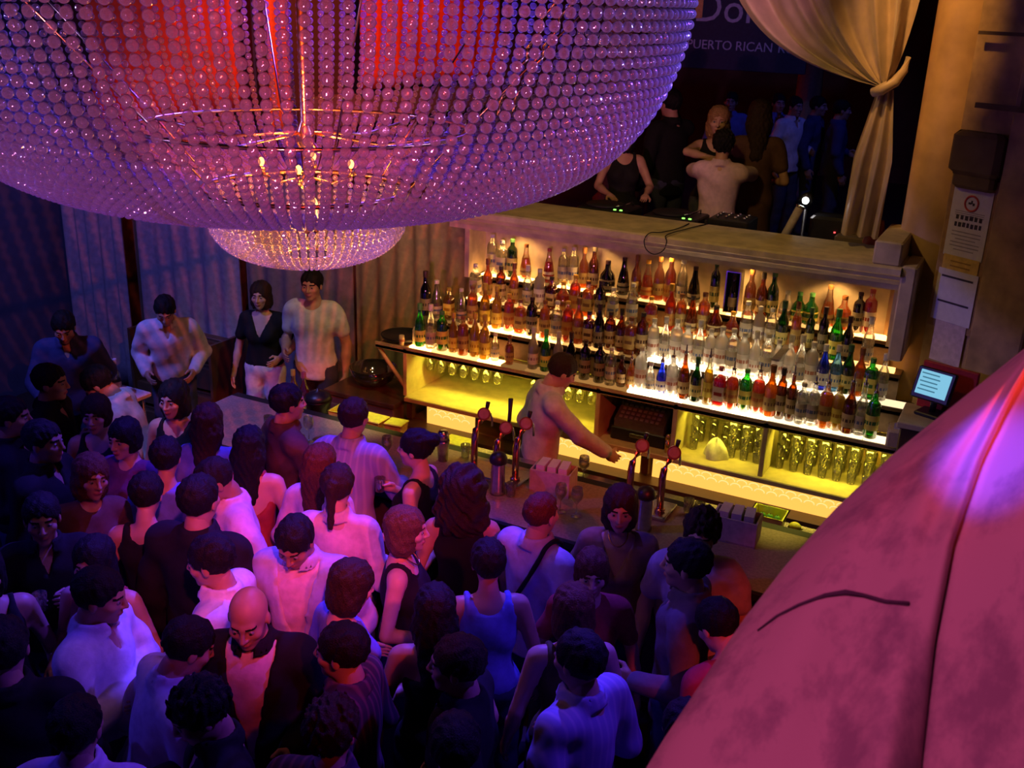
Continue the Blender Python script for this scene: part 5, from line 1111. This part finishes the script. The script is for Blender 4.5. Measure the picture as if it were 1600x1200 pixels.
P_(1036, 828, -80, 'person in lavender top beside the tan V-neck, partly hidden', 1.68, hairst='messy', hc='brown', skin='a', top='tshirt', tc_='lav', arms=('down', 'down'))
P_(1050, 880, 190, 'person in grey shirt facing left near the foreground drape', 1.76, hairst='short', hc='black', skin='b', top='shirt', tc_='grey', arms=('down', 'bent'))
P_(897, 958, 125, 'person in olive strappy top with reddish hair, centre right of the crowd', 1.68, fem=1, hairst='bob', hc='red', skin='a', top='tank', tc_='olive', arms=('down', 'down'))
P_(852, 1005, 165, 'person in violet-lit pale shirt in the front row, turned left', 1.76, hairst='short', hc='black', skin='b', top='shirt', tc_='stripe', arms=('bent', 'down'))
P_(565, 930, 60, 'person in bright blue top with brown bob, in front of the pink shirts', 1.68, fem=1, hairst='bob', hc='brown', skin='a', top='tshirt', tc_='blue', arms=('bent', 'bent'), hpitch=15)
P_(540, 1010, 195, 'person in dark plaid shirt in left profile beside the black suit', 1.72, hairst='short', hc='black', skin='b', top='shirt', tc_='plaid', arms=('bent', 'down'))
P_(405, 945, -65, 'person in black suit jacket and pink shirt with shaven head', 1.78, hairst=None, hc='black', skin='b', top='jacket', tc_='black', inner='pink', arms=('bent', 'bent'), hpitch=14)
P_(152, 965, 20, 'person in bright white shirt with folded arms in the lower left', 1.76, hairst='short', hc='black', skin='b', top='shirt', tc_='white', arms=('cross', 'cross'), hyaw=-10, hpitch=10)
P_(268, 985, 60, 'person in pale violet shirt bending forward in the lower left', 1.72, hairst='short', hc='black', skin='b', top='shirt', tc_='pale', arms=('drop', 'bent'), lean=14, hpitch=10)
P_(345, 1110, 235, 'person in black with lowered face in the bottom row below the pale violet shirt', 1.70, hairst='messy', hc='black', skin='b', top='shirt', tc_='black', arms=('hold', 'down'), hpitch=20)
P_(658, 985, 120, 'person in black off-shoulder top seen from behind in the centre bottom', 1.68, fem=1, hairst='long', hc='black', skin='b', top='tube', tc_='black', bot='black', arms=('back', 'bent'))
P_(748, 1000, 200, 'person in black jacket with head turned left in the centre bottom', 1.74, hairst='short', hc='brown', skin='b', top='jacket', tc_='black', inner='black', arms=('down', 'back'))
P_(1118, 965, 150, 'person in dark red top bowing their head beside the foreground drape', 1.68, hairst='short', hc='black', skin='a', top='tshirt', tc_='red', arms=('down', 'down'), hpitch=25, lean=8)
P_(55, 985, 130, 'person in black with dark head in the lower left corner', 1.78, hairst='short', hc='black', skin='b', top='shirt', tc_='black', arms=('down', 'down'))
P_(512, 1120, 100, 'person in dark plaid shirt in the bottom row', 1.70, hairst='messy', hc='brown', skin='b', top='shirt', tc_='plaid', arms=('down', 'down'))
P_(172, 870, -70, 'person in dark red strappy top above the folded arms', 1.66, fem=1, hairst='bob', hc='black', skin='a', top='tank', tc_='red', arms=('bent', 'down'))
P_(75, 880, -30, 'person in black strappy top in the far left, third from the bottom', 1.68, fem=1, hairst='bob', hc='black', skin='b', top='tank', tc_='black', arms=('hold', 'down'))
P_(130, 1130, 115, 'person in lavender shirt cut by the bottom left picture edge', 1.72, skin='b', top='shirt', tc_='lav', arms=('down', 'down'))
P_(690, 1160, 120, 'person in black jacket cut by the bottom edge near the centre', 1.76, hairst='short', skin='b', top='jacket', tc_='black', inner='black', arms=('down', 'down'))
P_(1010, 1110, 140, 'person in plum top in the bottom row beside the foreground drape', 1.66, fem=1, hairst='long', hc='black', skin='a', top='tshirt', tc_='plum', arms=('down', 'bent'))
NF = len(PEOPLE)

def local_head(h, lean, side):
    RT = rot('X', -lean) @ rot('Y', side); piv = np.array((0, 0, .95)); return ((np.array((0, .028, 1.625)) - piv) @ RT.T + piv) * (h / 1.75)
SPOTS = []
for i, (hx, hy, yaw, label, h, kw) in enumerate(PEOPLE):
    c = local_head(h, kw.get('lean', 0), kw.get('side', 0)); g = onz(hx, hy, c[2]); a = math.radians(yaw) - math.pi / 2
    SPOTS.append([g[0] - (math.cos(a) * c[0] - math.sin(a) * c[1]), g[1] - (math.sin(a) * c[0] + math.cos(a) * c[1])])
SPOTS = np.array(SPOTS)
for _ in range(60):                                  # ease apart people who would overlap
    for i in range(NF):
        for j in range(i):
            d = SPOTS[i] - SPOTS[j]; q = np.hypot(*d)
            if q < .46: m_ = d / q * (.46 - q) * .25; SPOTS[i] += m_; SPOTS[j] -= m_
    m_ = SPOTS[:, 1] > 4.62; inb = m_ & (SPOTS[:, 0] > -5.15) & (SPOTS[:, 1] < 5.9); SPOTS[inb, 1] = 4.62
BUILT = []
for i, (hx, hy, yaw, label, h, kw) in enumerate(PEOPLE):
    BUILT.append(make_person((SPOTS[i][0], SPOTS[i][1], 0.0), yaw, label, h=h, seed=i, **kw))
def by(word): return BUILT[[k for k, p in enumerate(PEOPLE) if word in p[3]][0]]
# bag strap, necklace
r_, hl, J, tl = by('black bag strap')
st = [tl(np.array([q]))[0] for q in ((-.17, .09, 1.08), (-.10, .150, 1.24), (-.02, .158, 1.34), (.07, .12, 1.44), (.10, .03, 1.507), (.105, -.05, 1.50), (.10, -.10, 1.44), (.05, -.150, 1.30), (-.05, -.145, 1.14), (-.17, -.10, 1.02))]
MB().tube(smooth_path(st, 4), .013, 6).build('bag_strap', CLO['black'], r_, True)
for word in ('tan V-neck', 'dark strappy top, facing'):
    r_, hl, J, tl = by(word); nk = [tl(np.array([(.052 * math.cos(a), .03 + (.062 if math.sin(a) > 0 else .05) * math.sin(a), 1.485 - .055 * max(0, math.sin(a)))]))[0] for a in np.linspace(0, 6.283, 21)]
    MB().tube(nk, .004, 5, caps=False).build('necklace', GOLD, r_, True)
# drinks in hands
def held(word, sgn, label, nm='tumbler'):
    r_, hl, J, tl = by(word); a, b, c, _ = J[sgn]; zz = unit(b - c); p = tl(np.array([c - zz * .085 + np.array((-.035 if sgn == 'R' else .035, .0, .0))]))[0]; s = r_.scale[0]; an = r_.rotation_euler[2]
    x = r_.location[0] + s * (math.cos(an) * p[0] - math.sin(an) * p[1]); y = r_.location[1] + s * (math.sin(an) * p[0] + math.cos(an) * p[1])
    tag(link(nm, tumb_me if nm == 'tumbler' else wine_me, None, (x, y, r_.location[2] + s * p[2] - .03)), label, 'glass')
held('sleeveless black dress', 'R', 'drink held by the person in the sleeveless black dress'); held('holding a drink', 'R', 'drink held at chest height in the far left dark')

# bartender behind the bar
p = ony(842, 566, 6.05)
make_person((p[0] + .02, 6.05, 0.0), 40, 'bartender in pale shirt standing behind the bar between the tap towers', h=1.76, hairst='short', hc='brown', skin='a', top='shirt', tc_='pale', arms=('reach', 'bent'), lean=8, hpitch=20, seed=91)
# booth
def booth(px, py, y, yaw, label, h, **kw):
    c = local_head(h, kw.get('lean', 0), kw.get('side', 0)); q = ony(px, py, y); a = math.radians(yaw) - math.pi / 2
    return make_person((q[0] - (math.cos(a) * c[0] - math.sin(a) * c[1]), q[1] - (math.sin(a) * c[0] + math.cos(a) * c[1]), 1.5), yaw, label, h=h, **kw), q
booth(1127, 258, 8.12, 100, 'person in pale shirt seen from behind in the booth, being hugged', 1.58, hairst='messy', hc='black', skin='b', top='shirt', tc_='pink', arms=('embrace', 'embrace'), seed=101)
booth(1120, 215, 8.62, -75, 'person with light hair hugging the pale shirt in the booth', 1.72, fem=1, hairst='long', hc='blond', skin='a', top='tank', tc_='black', arms=('embrace', 'embrace'), seed=102)
booth(1185, 195, 8.55, 110, 'person in brown dress with long hair seen from behind in the booth', 1.80, fem=1, hairst='long', hc='brown', skin='b', top='tshirt', tc_='brown', bot='brown', skirt=True, arms=('bent', 'down'), seed=103)
booth(975, 255, 8.3, -60, 'person in black at the left of the booth, arm on the desk', 1.55, fem=1, hairst='long', hc='black', skin='b', top='tank', tc_='black', arms=('bar', 'bar'), seed=104)
booth(1045, 190, 9.2, 150, 'person in black standing behind the left of the booth', 1.78, hairst='short', hc='black', skin='b', top='shirt', tc_='black', arms=('up', 'down'), seed=105)
for i, (px, py, c_) in enumerate(((1140, 178, 'blue'), (1215, 175, 'blue'), (1240, 188, 'white'), (1275, 200, 'navy'), (1310, 215, 'navy'))):
    booth(px, py, 12.0 + .25 * (i % 2), -80 + 25 * i, ['leftmost blue-lit guest far back in the upper hall', 'second blue-lit guest from the left far back in the upper hall', 'white-shirted blue-lit guest in the middle, far back in the upper hall', 'fourth guest from the left far back in the upper hall', 'rightmost guest far back in the upper hall beside the curtain'][i], 1.58, hairst='short', skin='b', top='shirt', tc_=c_, arms=('down', 'bent'), seed=120 + i, group='guests far back in the hall')
